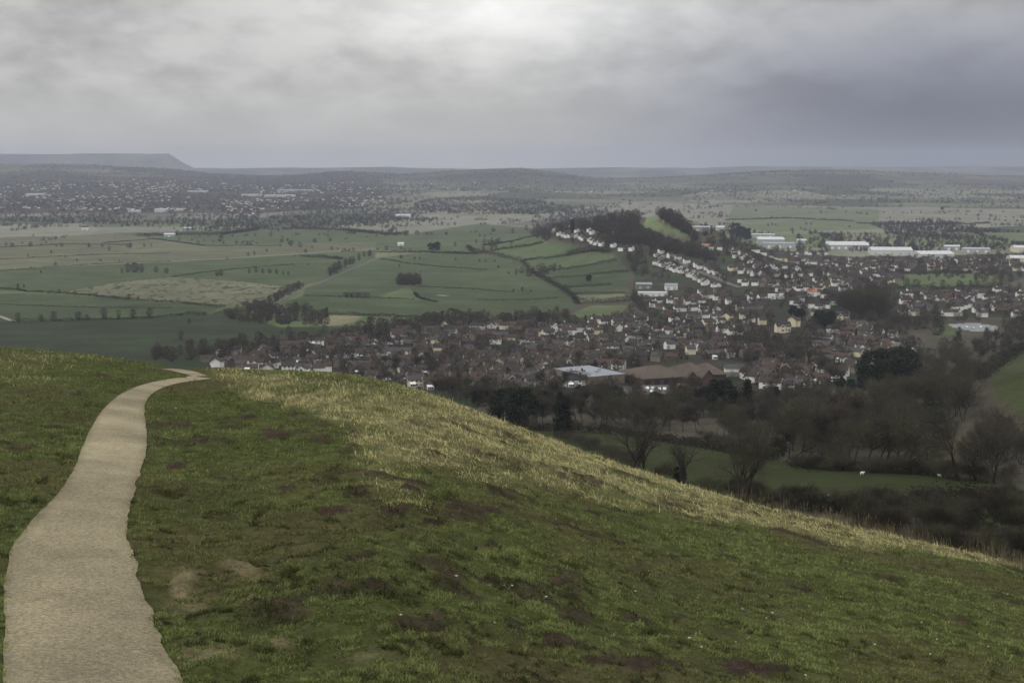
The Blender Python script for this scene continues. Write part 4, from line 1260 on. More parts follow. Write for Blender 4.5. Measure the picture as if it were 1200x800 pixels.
cb_.box(-1.5, 1.5, -2.4, -.02, -1, 2.1, 0); cb_.poly([(-1.6, -2.5, 2.11), (1.6, -2.5, 2.11), (1.6, 0, 2.9), (-1.6, 0, 2.9)], 0); cb_.poly([(1.6, -2.5, 2.11), (1.6, 0, 2.11), (1.6, 0, 2.9)], 0); cb_.poly([(-1.6, 0, 2.11), (-1.6, -2.5, 2.11), (-1.6, 0, 2.9)], 0)
for q_ in range(3): cb_.box(-1.35 + q_ * .95, -.6 + q_ * .95, -2.43, -2.401, .7, 1.9, 1)
CONS = cb_.mesh('conservatory', [M['frame'], M['glass']])
_hm = {}
def house_single(t, w, r):
    k = (t, w, r)
    if k not in _hm:
        m = MB()
        for src, mi in ((PROTO[t][0], 0), (PROTO[t][1], 1), (PROTO[t][2], 2)):
            n = len(m.v); m.v += src.v; m.f += [[n + i for i in f] for f in src.f]; m.m += [mi] * len(src.f)
        _hm[k] = m.mesh('house', [M['w_' + w], M['r_' + r], M['w_red brick']])
    return _hm[k]


def make_house(t, w, r, loc, rz, px, py, detail, group):
    look = f'{w} {TNAME[t]}, {r} roof,'
    if not detail:
        o = ob('house', house_single(t, w, r), None, loc, rz)
        tag(o, None, 'house', group); later(o, look, px, py); return o
    e = ob('house', None, None, loc, rz)
    ob('wall', wall_mesh(t, w), e); ob('roof', roof_mesh(t, r), e); ob('chimney', chim_mesh(t), e)
    if w != 'grey stone': ob('bargeboards', barge_mesh(t), e)
    hw, hd, eave, form = PROTO[t][3]
    for sg in (-1, 1):
        front = sg < 0
        rows = (1.2, 3.1) if eave > 3.5 else (1.5,)
        xs = [-hw * .62, -hw * .12, hw * .52] if hw < 7 else [-hw * .74, -hw * .3, hw * .22, hw * .7]
        for z in rows:
            for x in xs:
                y = sg * hd
                if form == 1 and front:
                    g = hw * 2 * .22; c = -hw * 2 * .18
                    if abs(x - c) < g: y = -(hd + 2.2); x = c
                    elif abs(x - c) < g + .8: continue
                o = ob('window', WIN, e, (x, y, z), 0 if front else PI)
        ob('door', DOOR, e, (hw * .2, sg * hd, 0.05), 0 if front else PI)
    if random.random() < .55:
        sg = -1 if math.cos(rz) > 0 else 1          # most look out over the hill side
        ob('conservatory', CONS, e, (hw * random.choice((-.35, .4)), sg * (hd + (2.3 if form == 1 and sg < 0 else 0)), 0), 0 if sg < 0 else PI)
    tag(e, None, 'house', group); later(e, look, px, py)
    return e


HOUSES = []    # px, py, type, wall, roof, angle
def pick_style(white):
    u = random.random() * .74
    w = 'white' if u < white else random.choice(('red brick', 'grey stone', 'buff brick', 'buff brick', 'red brick', 'cream'))
    r = random.choices(('brown', 'grey', 'dark', 'reddish'), (5, 2, 2, 2))[0]
    return w, r


def street(pts, step, white, types, side_off=0.0, jit=1.5, skip=.12, face=None):
    """houses along a line given by photo points on the ground"""
    P = at([q[0] for q in pts], [q[1] for q in pts])
    d = np.concatenate([[0], np.cumsum(np.hypot(np.diff(P[:, 0]), np.diff(P[:, 1])))])
    s = step * .5
    while s < d[-1]:
        if random.random() > skip:
            x = np.interp(s, d, P[:, 0]); y = np.interp(s, d, P[:, 1]); x2 = np.interp(s + 1, d, P[:, 0]); y2 = np.interp(s + 1, d, P[:, 1])
            a = math.atan2(y2 - y, x2 - x)
            x += random.gauss(0, jit) - math.sin(a) * side_off; y += random.gauss(0, jit) + math.cos(a) * side_off
            HOUSES.append((x, y, random.choice(types), *pick_style(white), a + (face or 0) + random.gauss(0, .06)))
        s += step * random.uniform(.9, 1.15)


def estate(poly, ang, row, step, white, types, skip=.15, bend=.0):
    row *= .77; step *= .76
    """rows of houses filling a piece of ground"""
    Q = at([q[0] for q in poly], [q[1] for q in poly])[:, :2]
    c = Q.mean(0); ca, sa = math.cos(ang), math.sin(ang)
    R = np.array([[ca, sa], [-sa, ca]])
    U = (Q - c) @ R.T
    v = U[:, 1].min()
    k = 0
    gy = [tuple(p) for p in Q]
    while v < U[:, 1].max():
        u = U[:, 0].min() + random.uniform(0, step)
        while u < U[:, 0].max():
            vv = v + bend * math.sin(u / 70 + k)
            p = c + R.T @ np.array([u, vv + random.gauss(0, 1.0)])
            if random.random() > skip and inpoly(np.array([p[0]]), np.array([p[1]]), gy)[0]:
                HOUSES.append((p[0], p[1], random.choice(types), *pick_style(white), ang + random.gauss(0, .07) + (PI / 2 if random.random() < .14 else 0) + (PI if k % 2 else 0)))
            u += step * random.uniform(.9, 1.2)
        v += row * (1.25 if k % 2 else .85); k += 1


estate([(470, 450), (520, 460), (600, 462), (680, 452), (690, 436), (640, 420), (560, 425), (500, 432)], .25, 27, 13.5, .30, (0, 1, 3, 1), .10, 6)
estate([(690, 436), (755, 436), (790, 424), (760, 412), (680, 412), (640, 420)], -.35, 27, 13.5, .30, (0, 1, 3), .12, 6)
estate([(290, 436), (400, 440), (470, 450), (500, 430), (450, 402), (420, 396), (360, 402), (300, 412)], .15, 27, 13.5, .38, (0, 1, 2, 3), .14, 6)
estate([(235, 428), (290, 436), (300, 412), (260, 412)], .1, 28, 14, .4, (0, 1, 2), .2, 4)
estate([(450, 402), (500, 430), (640, 420), (680, 412), (640, 384), (560, 378), (480, 386)], -.12, 29, 14, .22, (0, 1, 2, 3), .22, 8)
estate([(640, 384), (680, 412), (790, 412), (860, 424), (900, 418), (880, 392), (800, 376), (740, 366), (690, 380)], .30, 30, 14, .34, (0, 1, 4, 3), .28, 8)
estate([(870, 440), (900, 460), (960, 456), (1000, 448), (1010, 430), (960, 415), (900, 418)], -.5, 28, 13.5, .25, (0, 1, 3), .2, 6)
estate([(940, 412), (1000, 430), (1070, 418), (1080, 405), (1020, 380), (985, 385), (950, 395)], -.62, 28, 14, .36, (0, 1, 3), .15, 5)
estate([(745, 366), (800, 376), (880, 392), (905, 380), (900, 350), (830, 340), (760, 352)], .2, 36, 15, .45, (0, 1, 4, 3), .40, 8)
estate([(860, 330), (905, 350), (960, 372), (985, 360), (960, 325), (900, 310), (850, 316)], -.4, 34, 15, .55, (0, 1, 4), .35, 8)
estate([(960, 312), (985, 350), (1060, 330), (1040, 310), (1000, 300)], .1, 36, 15, .3, (0, 3, 1), .3, 8)
estate([(1040, 372), (1200, 374), (1215, 345), (1170, 340), (1060, 342), (1060, 360)], .12, 33, 14, .36, (0, 1, 3), .25, 8)
estate([(1000, 302), (1060, 318), (1210, 322), (1210, 308), (1080, 303)], .05, 40, 15, .28, (0, 3, 1), .35, 8)
estate([(870, 290), (960, 312), (1000, 302), (930, 294)], -.2, 38, 15, .3, (0, 3, 1), .35, 8)
# white rows that climb the hill
street([(653, 271), (659, 267), (666, 266)], 10, .95, (0, 1, 4), skip=0)
street([(655, 275), (664, 278), (676, 279), (690, 283), (700, 285), (712, 287), (722, 290)], 13, .9, (0, 1), skip=.1)
street([(676, 272), (688, 272), (694, 274)], 14, .6, (0, 1), skip=.1)
street([(714, 272), (724, 274)], 14, .7, (0, 1), skip=0)
street([(724, 292), (740, 294), (752, 297)], 16, .6, (0, 1, 4), skip=.2)
street([(768, 294), (780, 298.5), (793, 303), (806, 309), (820, 314), (835, 320), (848, 326)], 21, .95, (4, 1, 4), skip=.05, face=PI / 2)
street([(768, 309), (780, 313), (792, 317), (804, 321)], 10.5, .95, (0, 3), skip=0)
street([(806, 323), (818, 329), (828, 334), (842, 338)], 12, .9, (0, 1, 3), skip=.05)
street([(750, 304), (765, 312), (790, 322), (810, 334)], 15, .5, (0, 1), side_off=18, skip=.2)
street([(828, 292), (840, 293), (856, 295), (870, 301), (880, 306)], 12, .95, (0, 1, 3), skip=.05)
street([(856, 301), (866, 302), (878, 307), (884, 312)], 12, .92, (0, 1, 4), skip=.05)
street([(880, 314), (895, 317), (912, 314), (930, 316), (938, 319)], 14, .85, (0, 1, 4), skip=.1)
street([(885, 322), (905, 324), (930, 326)], 14, .8, (0, 1), skip=.15)
street([(978, 331), (986, 335), (994, 338)], 11, .95, (0,), skip=0)
street([(1000, 396), (1012, 400), (1030, 404), (1055, 410), (1070, 416)], 12, .75, (0, 3), skip=.05)
# settle: clear of stores, yards, trees' meadow; nothing inside anything else
hx = np.array([h[0] for h in HOUSES]); hy = np.array([h[1] for h in HOUSES]); hz = H(hx, hy)
hpx, hpy = proj(hx, hy, hz)
okH = np.ones(len(HOUSES), bool)
for kp in KEEP_OUT[:-3] + [FIELDS[24][0], [(985, 360), (1040, 360), (1040, 380), (985, 380)], [(976, 362), (1000, 362), (1000, 382), (976, 382)]] + [f[0] for f in FIELDS[:20]]: okH &= ~inpoly(hpx, hpy, kp)
cell = {}
for i in range(len(HOUSES)):
    if not okH[i]: continue
    rad = TYPES[HOUSES[i][2]][0] * .5
    k0 = (int(hx[i] // 20), int(hy[i] // 20)); bad = False
    for a in (-1, 0, 1):
        for b in (-1, 0, 1):
            for j in cell.get((k0[0] + a, k0[1] + b), ()):
                if math.hypot(hx[i] - hx[j], hy[i] - hy[j]) < rad * .8 + TYPES[HOUSES[j][2]][0] * .4: bad = True
    if bad: okH[i] = False
    else: cell.setdefault(k0, []).append(i)
hid = [i for i in range(len(HOUSES)) if okH[i]]
hid.sort(key=lambda i: hy[i] / (TYPES[HOUSES[i][2]][0] ** .5))
vis = [i for i in hid if hpy[i] < 400 + F * ((np.interp(hx[i] / hy[i], _tt, _ss) * CP - SP) / (np.interp(hx[i] / hy[i], _tt, _ss) * SP + CP)) + 2]
print('houses', len(hid), len(vis))
for n, i in enumerate(vis[:292]):
    x, y, t, w, r, a = HOUSES[i]
    make_house(t, w, r, (x, y, hz[i]), a, hpx[i], hpy[i], n < 150, 'houses of the town below the hill')


def bake_houses(name, items, grow=1.0):
    names_w = list(WALLS); names_r = list(ROOFS)
    V = []; F4 = []; mi4 = []; F5 = []; mi5 = []; off = 0
    for x, y, z, t, w, r, a in items:
        wd, dp, ev, pt, _ = TYPES[t]; hw, hd = wd / 2 * grow, dp / 2 * grow; ev = ev * grow; rs = hd * pt; o = .35
        L = np.array([(-hw, -hd, -1), (hw, -hd, -1), (hw, hd, -1), (-hw, hd, -1), (-hw, -hd, ev), (hw, -hd, ev), (hw, hd, ev), (-hw, hd, ev), (-hw, 0, ev + rs), (hw, 0, ev + rs),
                      (-hw - o, -hd - o, ev - .2), (hw + o, -hd - o, ev - .2), (hw + o, 0, ev + rs + .25), (-hw - o, 0, ev + rs + .25), (hw + o, hd + o, ev - .2), (-hw - o, hd + o, ev - .2),
                      (hw * .5, -.4, ev + rs - .5), (hw * .5 + .9, -.4, ev + rs - .5), (hw * .5 + .9, .4, ev + rs - .5), (hw * .5, .4, ev + rs - .5), (hw * .5, -.4, ev + rs + 1.4), (hw * .5 + .9, -.4, ev + rs + 1.4), (hw * .5 + .9, .4, ev + rs + 1.4), (hw * .5, .4, ev + rs + 1.4)])
        ca, sa = math.cos(a), math.sin(a)
        V.append(np.stack([L[:, 0] * ca - L[:, 1] * sa + x, L[:, 0] * sa + L[:, 1] * ca + y, L[:, 2] + z], 1))
        wi = names_w.index(w); ri = 5 + names_r.index(r)
        for f, m in (((0, 1, 5, 4), wi), ((2, 3, 7, 6), wi), ((10, 11, 12, 13), ri), ((14, 15, 13, 12), ri), ((16, 17, 21, 20), 2), ((17, 18, 22, 21), 2), ((18, 19, 23, 22), 2), ((19, 16, 20, 23), 2), ((20, 21, 22, 23), 2)):
            F4.append([off + q for q in f]); mi4.append(m)
        for f in ((1, 2, 6, 9, 5), (3, 0, 4, 8, 7)): F5.append([off + q for q in f]); mi5.append(wi)
        off += 24
    mats = [M['w_' + k] for k in names_w] + [M['r_' + k] for k in names_r]
    return mk(name, np.concatenate(V), [np.array(F4), np.array(F5)], mats, mi=mi4 + mi5, link=True)


rest = [(hx[i], hy[i], hz[i], *HOUSES[i][2:]) for i in vis[292:]]
tag(bake_houses('distant_houses', rest), 'many small houses of the further streets, white and brown', 'houses', kind='stuff')

# the other town, far off across the plain
def far_town():
    items = []
    zones = [([(-30, 212), (130, 210), (300, 214), (430, 214), (470, 222), (470, 232), (380, 244), (250, 248), (120, 246), (-30, 244)], 1700, .42),
             ([(50, 238), (64, 245), (110, 247), (112, 244), (60, 236)], 40, .85), ([(176, 218), (206, 215), (200, 226), (178, 226)], 40, .8), ([(0, 228), (12, 230), (10, 240), (0, 238)], 24, .85),
             ([(255, 240), (300, 232), (300, 250), (290, 256), (262, 246)], 60, .8), ([(395, 232), (450, 230), (460, 238), (400, 244)], 60, .8), ([(300, 225), (400, 222), (420, 228), (300, 240)], 60, .5),
             ([(480, 212), (600, 216), (760, 220), (1000, 224), (1180, 232), (1000, 232), (700, 228), (500, 222)], 60, .6)]
    pts = []
    for k, (poly, n, wh) in enumerate(zones):
        for p in scatter(poly, n, 0, 700 + k): pts.append((p[0], p[1], wh))
    P = at([p[0] for p in pts], [p[1] for p in pts])
    cl = fbm(P[:, 0] / 260, P[:, 1] / 420, 241, 3)
    for (px, py, wh), p, cv in zip(pts, P, cl):
        if cv < .46 and wh < .7: continue
        w, r = pick_style(wh * .6)
        if random.random() < wh * .35 * (1 if cv > .55 else .5): w = 'white'; r = 'grey'
        items.append((p[0], p[1], p[2], random.choice((0, 1, 3, 3)), w, r, random.gauss(.1, .5)))
    tag(bake_houses('far_town_houses', items, .95), 'hazy houses of the distant town under the hills', 'houses', kind='stuff')


far_town()


# ------------------------------------------------------------------ the large buildings one can pick out
def shed(px0, px1, py, dep, eave, rise, roof, wall, label, cat='warehouse', name='warehouse', bays=1, rz=0.0, doors=3, parapet=False):
    """long building: its front edge spans two photo columns at ground row py"""
    c = at([(px0 + px1) / 2], [py])[0]
    wd = (px1 - px0) / F * c[1]
    a = -.4 * c[0] / c[1] + rz
    e = ob(name, None, None, (c[0], c[1], c[2]), a)
    tag(e, label, cat)
    hw = wd / 2
    m = MB(); m.box(-hw, hw, 0, dep, -2, eave)
    ob('wall', m.mesh('wall', M[wall]), e)
    for b in range(bays):
        y0 = dep * b / bays; y1 = dep * (b + 1) / bays; ym = (y0 + y1) / 2
        r = MB(); o = .5
        if rise < .5:
            r.box(-hw - .2, hw + .2, y0 - .2, y1 + .2, eave + .002, eave + .35)
        else:
            r.poly([(-hw - o, y0 - (o if b == 0 else 0), eave + .02), (hw + o, y0 - (o if b == 0 else 0), eave + .02), (hw + o, ym, eave + rise), (-hw - o, ym, eave + rise)])
            r.poly([(hw + o, y1, eave + .02), (-hw - o, y1, eave + .02), (-hw - o, ym, eave + rise), (hw + o, ym, eave + rise)])
            r.poly([(-hw - o, y1, eave + .02), (-hw - o, y0, eave + .02), (-hw - o, ym, eave + rise)]); r.poly([(hw + o, y0, eave + .02), (hw + o, y1, eave + .02), (hw + o, ym, eave + rise)])
        ro = ob('roof', r.mesh('roof', M[roof]), e)
        if rise >= 2 and wd > 30:
            nl = max(3, int(wd / 9))
            for q in range(nl):
                x0 = -hw + wd * (q + .35) / nl; s = MB(); f0, f1 = .25, .8
                s.poly([(x0, y0 + (ym - y0) * f0, eave + rise * f0 + .06), (x0 + 1.6, y0 + (ym - y0) * f0, eave + rise * f0 + .06), (x0 + 1.6, y0 + (ym - y0) * f1, eave + rise * f1 + .06), (x0, y0 + (ym - y0) * f1, eave + rise * f1 + .06)])
                ob('skylight', s.mesh('skylight', M['metal_grey']), ro)
    for k in range(doors):
        x = -hw + wd * (k + .5) / max(doors, 1)
        d = MB(); s = min(4.0, eave * .62); d.box(-s * .5, s * .5, -.06, .02, 0, s)
        ob('door', d.mesh('door', M['metal_grey' if wall != 'metal_grey' else 'frame']), e, (x, 0, 0))
    return e


shed(889, 919, 286.5, 40, 9, 3.5, 'metal_white', 'metal_grey', 'pale warehouse with a bright white roof beyond the wooded ridge', bays=2)
shed(895, 932, 290.5, 30, 8, .3, 'metal_grey', 'metal_grey', 'grey flat-topped shed in front of the bright-roofed warehouse')
shed(874, 908, 279, 30, 7, 1, 'metal_white', 'metal_grey', 'low grey industrial shed furthest back, right of the ridge')
shed(972, 1018, 292, 60, 7, 4, 'metal_white', 'metal_grey', 'long twin-ridged white warehouse in the centre of the row', bays=2, doors=6)
shed(1022, 1069, 299, 45, 8, 4, 'metal_white', 'metal_white', 'long warehouse with a pale cream-white roof and end wing', doors=5)
shed(1078, 1119, 303, 40, 7, 4, 'metal_white', 'metal_white', 'white sloping-roofed warehouse right of the cream-white one', rz=.2, doors=5)
shed(1186, 1225, 308, 40, 7, 3, 'metal_white', 'w_cream', 'cream industrial shed cut by the right edge, nearer one')
shed(1190, 1230, 296, 40, 8, 3, 'metal_white', 'w_cream', 'cream industrial shed cut by the right edge, further one')
shed(1108, 1125, 293, 25, 6, 2, 'metal_white', 'metal_grey', 'small pale shed beyond the right-hand warehouses', doors=2)
shed(1130, 1160, 296, 25, 6, 2, 'metal_grey', 'metal_grey', 'low grey shed among pale sheds near the right edge', doors=3)
shed(836, 850, 269.5, 30, 6, 2.5, 'metal_white', 'metal_grey', 'white-roofed shed right behind the wooded ridge', doors=2)
shed(812, 832, 271.5, 25, 6, 1.5, 'metal_grey', 'metal_grey', 'grey shed partly behind the wooded ridge', doors=2)
shed(935, 945, 285.5, 24, 6, 2, 'metal_white', 'metal_white', 'little bright shed between the big warehouses', doors=1)
shed(748, 783, 347.5, 14, 4, .3, 'metal_white', 'w_white', 'long white flat-roofed shed at the town edge', 'shed', 'long_shed', doors=5)
shed(746, 764, 338.5, 26, 5, 1.5, 'flatroof', 'w_grey stone', 'pale flat-topped block behind the long white shed', 'hall', 'hall_building', doors=2)
shed(780, 794, 340, 20, 5, 2, 'flatroof', 'w_white', 'white hall right of the pale flat-topped block', 'hall', 'hall_building', doors=2)
shed(901, 919, 350.5, 10, 4, .3, 'metal_white', 'w_white', 'small white flat-roofed block above the cream gabled house', 'hall', 'hall_building', doors=2)
shed(30, 49, 230, 60, 10, .3, 'metal_white', 'metal_white', 'white factory roof high in the distant town, far left', doors=2)
shed(181, 195, 249, 40, 10, .3, 'metal_white', 'metal_white', 'bright white block along the front of the distant town', doors=2)
shed(199, 216, 247, 40, 6, .3, 'metal_white', 'metal_white', 'low white shed right of the bright distant block', doors=2)
shed(150, 163, 249, 40, 6, .3, 'metal_white', 'metal_white', 'low white shed left of the bright distant block', doors=2)
shed(220, 242, 225.5, 50, 7, .3, 'metal_white', 'metal_white', 'white roof in the upper middle of the distant town', doors=2)
shed(283, 306, 230, 50, 8, .3, 'metal_white', 'metal_white', 'bright white factory at the right of the distant town', doors=2)
shed(310, 345, 231, 60, 8, .3, 'metal_white', 'metal_white', 'widest pale factory roof beside the distant town', doors=3)
shed(325, 372, 224.5, 60, 8, .3, 'metal_white', 'metal_grey', 'long pale roof behind the widest factory roof', doors=3)
shed(192, 204, 277.5, 25, 5, 2, 'metal_white', 'metal_grey', 'white-roofed farm shed on the plain, nearer one', 'farm shed', 'farm_shed', doors=1)
shed(216, 223, 270, 20, 5, 2, 'metal_white', 'metal_grey', 'white-roofed farm shed on the plain, further one', 'farm shed', 'farm_shed', doors=1)
shed(463, 481, 254.5, 30, 6, 2, 'metal_white', 'w_white', 'white farm buildings alone far across the plain', 'farm shed', 'farm_shed', doors=2)
shed(96, 103, 269.5, 14, 6, 3, 'r_dark', 'w_white', 'lone white farmhouse by the left orchard', 'house', 'farmhouse', doors=1)
shed(466, 473, 288, 12, 4, 2, 'metal_white', 'w_white', 'white barn beside the trees in the green plain', 'barn', 'barn', doors=1)
shed(326, 336, 366.5, 9, 3.5, 2, 'r_grey', 'w_cream', 'pale cottage peeping over the wood on the plain', 'house', 'cottage', doors=2)
shed(850, 869, 441.5, 10, 5, 2, 'r_grey', 'w_white', 'white long house right of the tan-tiled store', 'house', 'long_house', doors=3)
shed(788, 806, 461.5, 7, 3, 2, 'tile_orange', 'w_buff brick', 'low building with an orange roof before the stores', 'house', 'low_building', doors=2)
shed(947, 957, 347.5, 9, 5, 3, 'tile_orange', 'w_white', 'white house with a bright orange roof in the upper town', 'house', 'house', doors=1)
shed(823, 832, 293, 9, 5, 3, 'tile_orange', 'w_white', 'pinkish-roofed white house at the hill foot', 'house', 'house', doors=1)

# flat pale-roofed store and the tan-tiled store
def stores():
    P = at([690, 732], [450.5, 449]); a = math.atan2(P[1, 1] - P[0, 1], P[1, 0] - P[0, 0]); wd = math.hypot(*(P[1, :2] - P[0, :2])); c = P[:2].mean(0)
    e = ob('flat_roof_store', None, None, (c[0], c[1], c[2]), a)
    tag(e, 'store with a pale blue-grey flat roof among the brown houses', 'store')
    m = MB(); m.box(-wd / 2, wd / 2, 0, 38, -2, 4.6); ob('wall', m.mesh('wall', M['w_buff brick']), e)
    m = MB(); m.box(-wd / 2 - .3, wd / 2 + .3, -.3, 38.3, 4.602, 4.95); ob('roof', m.mesh('roof', M['flatroof']), e)
    m = MB(); m.box(wd / 2 + .05, wd / 2 + 9, 2, 40, -2, 3.2); ob('annexe', m.mesh('annexe', M['r_dark']), e)
    for k in range(4):
        m = MB(); m.box(-1, 1, -1, 1, 4.952, 6.0); ob('roof_vent', m.mesh('roof_vent', M['metal_grey']), e, (-wd / 2 + wd * (k + .6) / 4.5, 14 + 6 * (k % 2), 0))
    P = at([760, 858, 809], [452, 450, 451]); a = math.atan2(P[1, 1] - P[0, 1], P[1, 0] - P[0, 0]); c = P[2]
    wd = math.hypot(*(P[1, :2] - P[0, :2]))
    e = ob('tiled_roof_store', None, None, (c[0], c[1], c[2]), a)
    tag(e, 'large low store with long tan tiled roofs and brick gables', 'store')
    m = MB(); m.box(-wd / 2, wd / 2, 6, 39, -2, 4.0); ob('wall', m.mesh('wall', M['w_red brick']), e)
    def hip(x0, x1, y0, y1, z0, ht):
        r = MB(); ym = (y0 + y1) / 2; q = min((y1 - y0) / 2, (x1 - x0) / 2) * .8
        A, B, C, D = (x0, y0, z0), (x1, y0, z0), (x1, y1, z0), (x0, y1, z0); E, G = (x0 + q, ym, z0 + ht), (x1 - q, ym, z0 + ht)
        r.poly([A, B, G, E]); r.poly([C, D, E, G]); r.poly([B, C, G]); r.poly([D, A, E]); r.poly([D, C, B, A])
        return r.mesh('roof', M['tile_tan'])
    h = wd / 2
    ob('roof', hip(-h - 1, h * .18, 5, 40, 4.01, 4.8), e); ob('roof', hip(h * .22, h * .62, 3, 40, 4.012, 5.4), e); ob('roof', hip(h * .66, h + 1, 5, 40, 4.014, 4.4), e)
    for x0, x1, z in ((-h * .1, h * .2, 3.2), (h * .28, h * .58, 3.6)):
        g = MB(); xm = (x0 + x1) / 2
        g.prism([(x0, -2), (x1, -2), (x1, z), (xm, z + 3.9), (x0, z)], 0, 5.9)
        w_ = ob('brick_gable', g.mesh('brick_gable', M['w_red brick']), e)
        r = MB()
        for s in (-1, 1):
            xe = x0 if s < 0 else x1
            pts = [(xe + s * .4, -.5, z - .1), (xe + s * .4, 8, z - .1), (xm, 8, z + 4.2), (xm, -.5, z + 4.2)]
            r.poly(pts if s < 0 else pts[::-1])
        ob('gable_roof', r.mesh('gable_roof', M['tile_tan']), e)
    for k in range(5):
        m = MB(); m.box(-1.6, 1.6, -.06, .03, 0, 2.4); ob('shop_window', m.mesh('shop_window', M['glass']), e, (-h + wd * (k + .5) / 9, 6, .3))
stores()

def cream_house(px, py, scale, wall, roof, label, rz, yellow=None):
    p = at([px], [py])[0]
    e = ob('villa', None, None, p, rz); e.scale = (scale,) * 3
    tag(e, label, 'house')
    t = 1
    ob('wall', wall_mesh(1, wall), e); ob('roof', roof_mesh(1, roof), e); ob('chimney', chim_mesh(1), e)
    hw, hd, eave, _ = PROTO[1][3]
    for z in (1.5, 3.95):
        for x in (-hw * .36, hw * .3, hw * .7): ob('window', WIN, e, (x, -(hd + 2.2) if x < 0 else -hd, z))
    ob('door', DOOR, e, (hw * .48, -hd, .05))
cream_house(917, 389, 1.35, 'cream', 'dark', 'large cream gabled house with a dark roof, front of the pair', .12)
cream_house(928, 382, 1.4, 'cream', 'reddish', 'yellow-cream house end-on behind the dark-roofed cream one', 1.25)
cream_house(988, 376, 1.3, 'cream', 'grey', 'square cream villa standing over the terraces', -.3)
cream_house(829, 383, 1.2, 'cream', 'brown', 'cream house with tall gables in the mid town', .5)
cream_house(852, 375, 1.1, 'cream', 'brown', 'slim cream house right of the tall-gabled one', 1.2)
cream_house(1111, 357, 1.2, 'cream', 'reddish', 'cream house near the playing fields on the right', .2)

# ------------------------------------------------------------------ roads and tracks, laid over the ground
def road(pts, w, label, m='road', name='road'):
    P = at([q[0] for q in pts], [q[1] for q in pts])
    d = np.concatenate([[0], np.cumsum(np.hypot(np.diff(P[:, 0]), np.diff(P[:, 1])))])
    n = max(8, int(d[-1] / 12)); s = np.linspace(0, d[-1], n)
    x = np.interp(s, d, P[:, 0]); y = np.interp(s, d, P[:, 1])
    gx, gy = np.gradient(x), np.gradient(y); L = np.hypot(gx, gy); nx, ny = -gy / L, gx / L
    V = []
    for k in (-1, 1):
        X = x + nx * w / 2 * k; Y = y + ny * w / 2 * k
        V.append(np.stack([X, Y, H(X, Y) + .35], 1))
    V = np.stack(V, 1).reshape(-1, 3)
    i = np.arange(n - 1) * 2
    o = mk(name, V, np.stack([i, i + 2, i + 3, i + 1], 1), M[m], link=True)
    tag(o, label, kind='structure')
road([(-40, 319), (0, 317), (100, 311), (200, 306.5), (270, 302.8), (336, 298.5), (400, 294), (440, 292)], 9, 'pale straight road over the plain', 'road_pale')
road([(316, 358.5), (336, 348), (357, 338), (372, 333), (387, 326), (415, 314), (442, 303)], 3.6, 'lane climbing away past the wood', 'road')
road([(-20, 364), (0, 371), (8, 374), (17, 377)], 5, 'pale track at the left edge', 'road_pale', 'track')
road([(770, 296), (800, 308), (830, 322), (855, 333), (868, 337)], 7, 'road running down between the white rows')
road([(945, 356), (947, 364), (949, 374), (952, 380)], 7, 'short street above the terraces')
road([(512, 346), (524, 347)], 10, 'bare scrape in the green field', 'road_pale', 'track')

# ------------------------------------------------------------------ cars by the stores
def car_meshes():
    b = MB()
    b.prism([(-2.1, .35), (2.1, .35), (2.15, .75), (1.2, .95), (.65, 1.42), (-1.25, 1.45), (-1.95, .98), (-2.15, .9)], -.85, .85)
    g = MB()
    g.prism([(.62, 1.33), (1.08, .98), (-1.75, .98), (-1.22, 1.37)], -.87, .87)
    w = MB(); w.prism([(.32 * math.cos(k * PI / 5), .32 + .32 * math.sin(k * PI / 5)) for k in range(10)], -.1, .1)
    return b, g.mesh('side_windows', M['glass']), w.mesh('wheel', M['rubber'])
_cb, CARG, CARW = car_meshes()
CARB = {k: _cb.mesh('car_body', M['car_' + k]) for k in ('white', 'silver', 'red', 'blue', 'black')}
spots = [(744, 455), (751, 455.5), (758, 456), (765, 456), (772, 457), (779, 457), (748, 459.5), (756, 460), (764, 460), (790, 456), (797, 456.5), (811, 456), (818, 456), (698, 456), (706, 457), (714, 457), (722, 457), (1124, 385), (1132, 384), (1140, 385), (1149, 384), (1156, 386)]
CP_ = at([q[0] for q in spots], [q[1] for q in spots])
for i, (q, p) in enumerate(zip(spots, CP_)):
    k = random.choice(('white', 'silver', 'white', 'red', 'blue', 'black', 'silver'))
    e = ob('parked_car', None, None, p + (0, 0, .02), random.choice((1.4, 1.5, 1.7)))
    ob('car_body', CARB[k], e); ob('side_windows', CARG, e)
    for sx in (-1.3, 1.3):
        for sy in (-.78, .78): ob('wheel', CARW, e, (sx, sy, 0))
    tag(e, None, 'car', 'cars parked in the open yards'); later(e, f'small {k} parked car', *q)

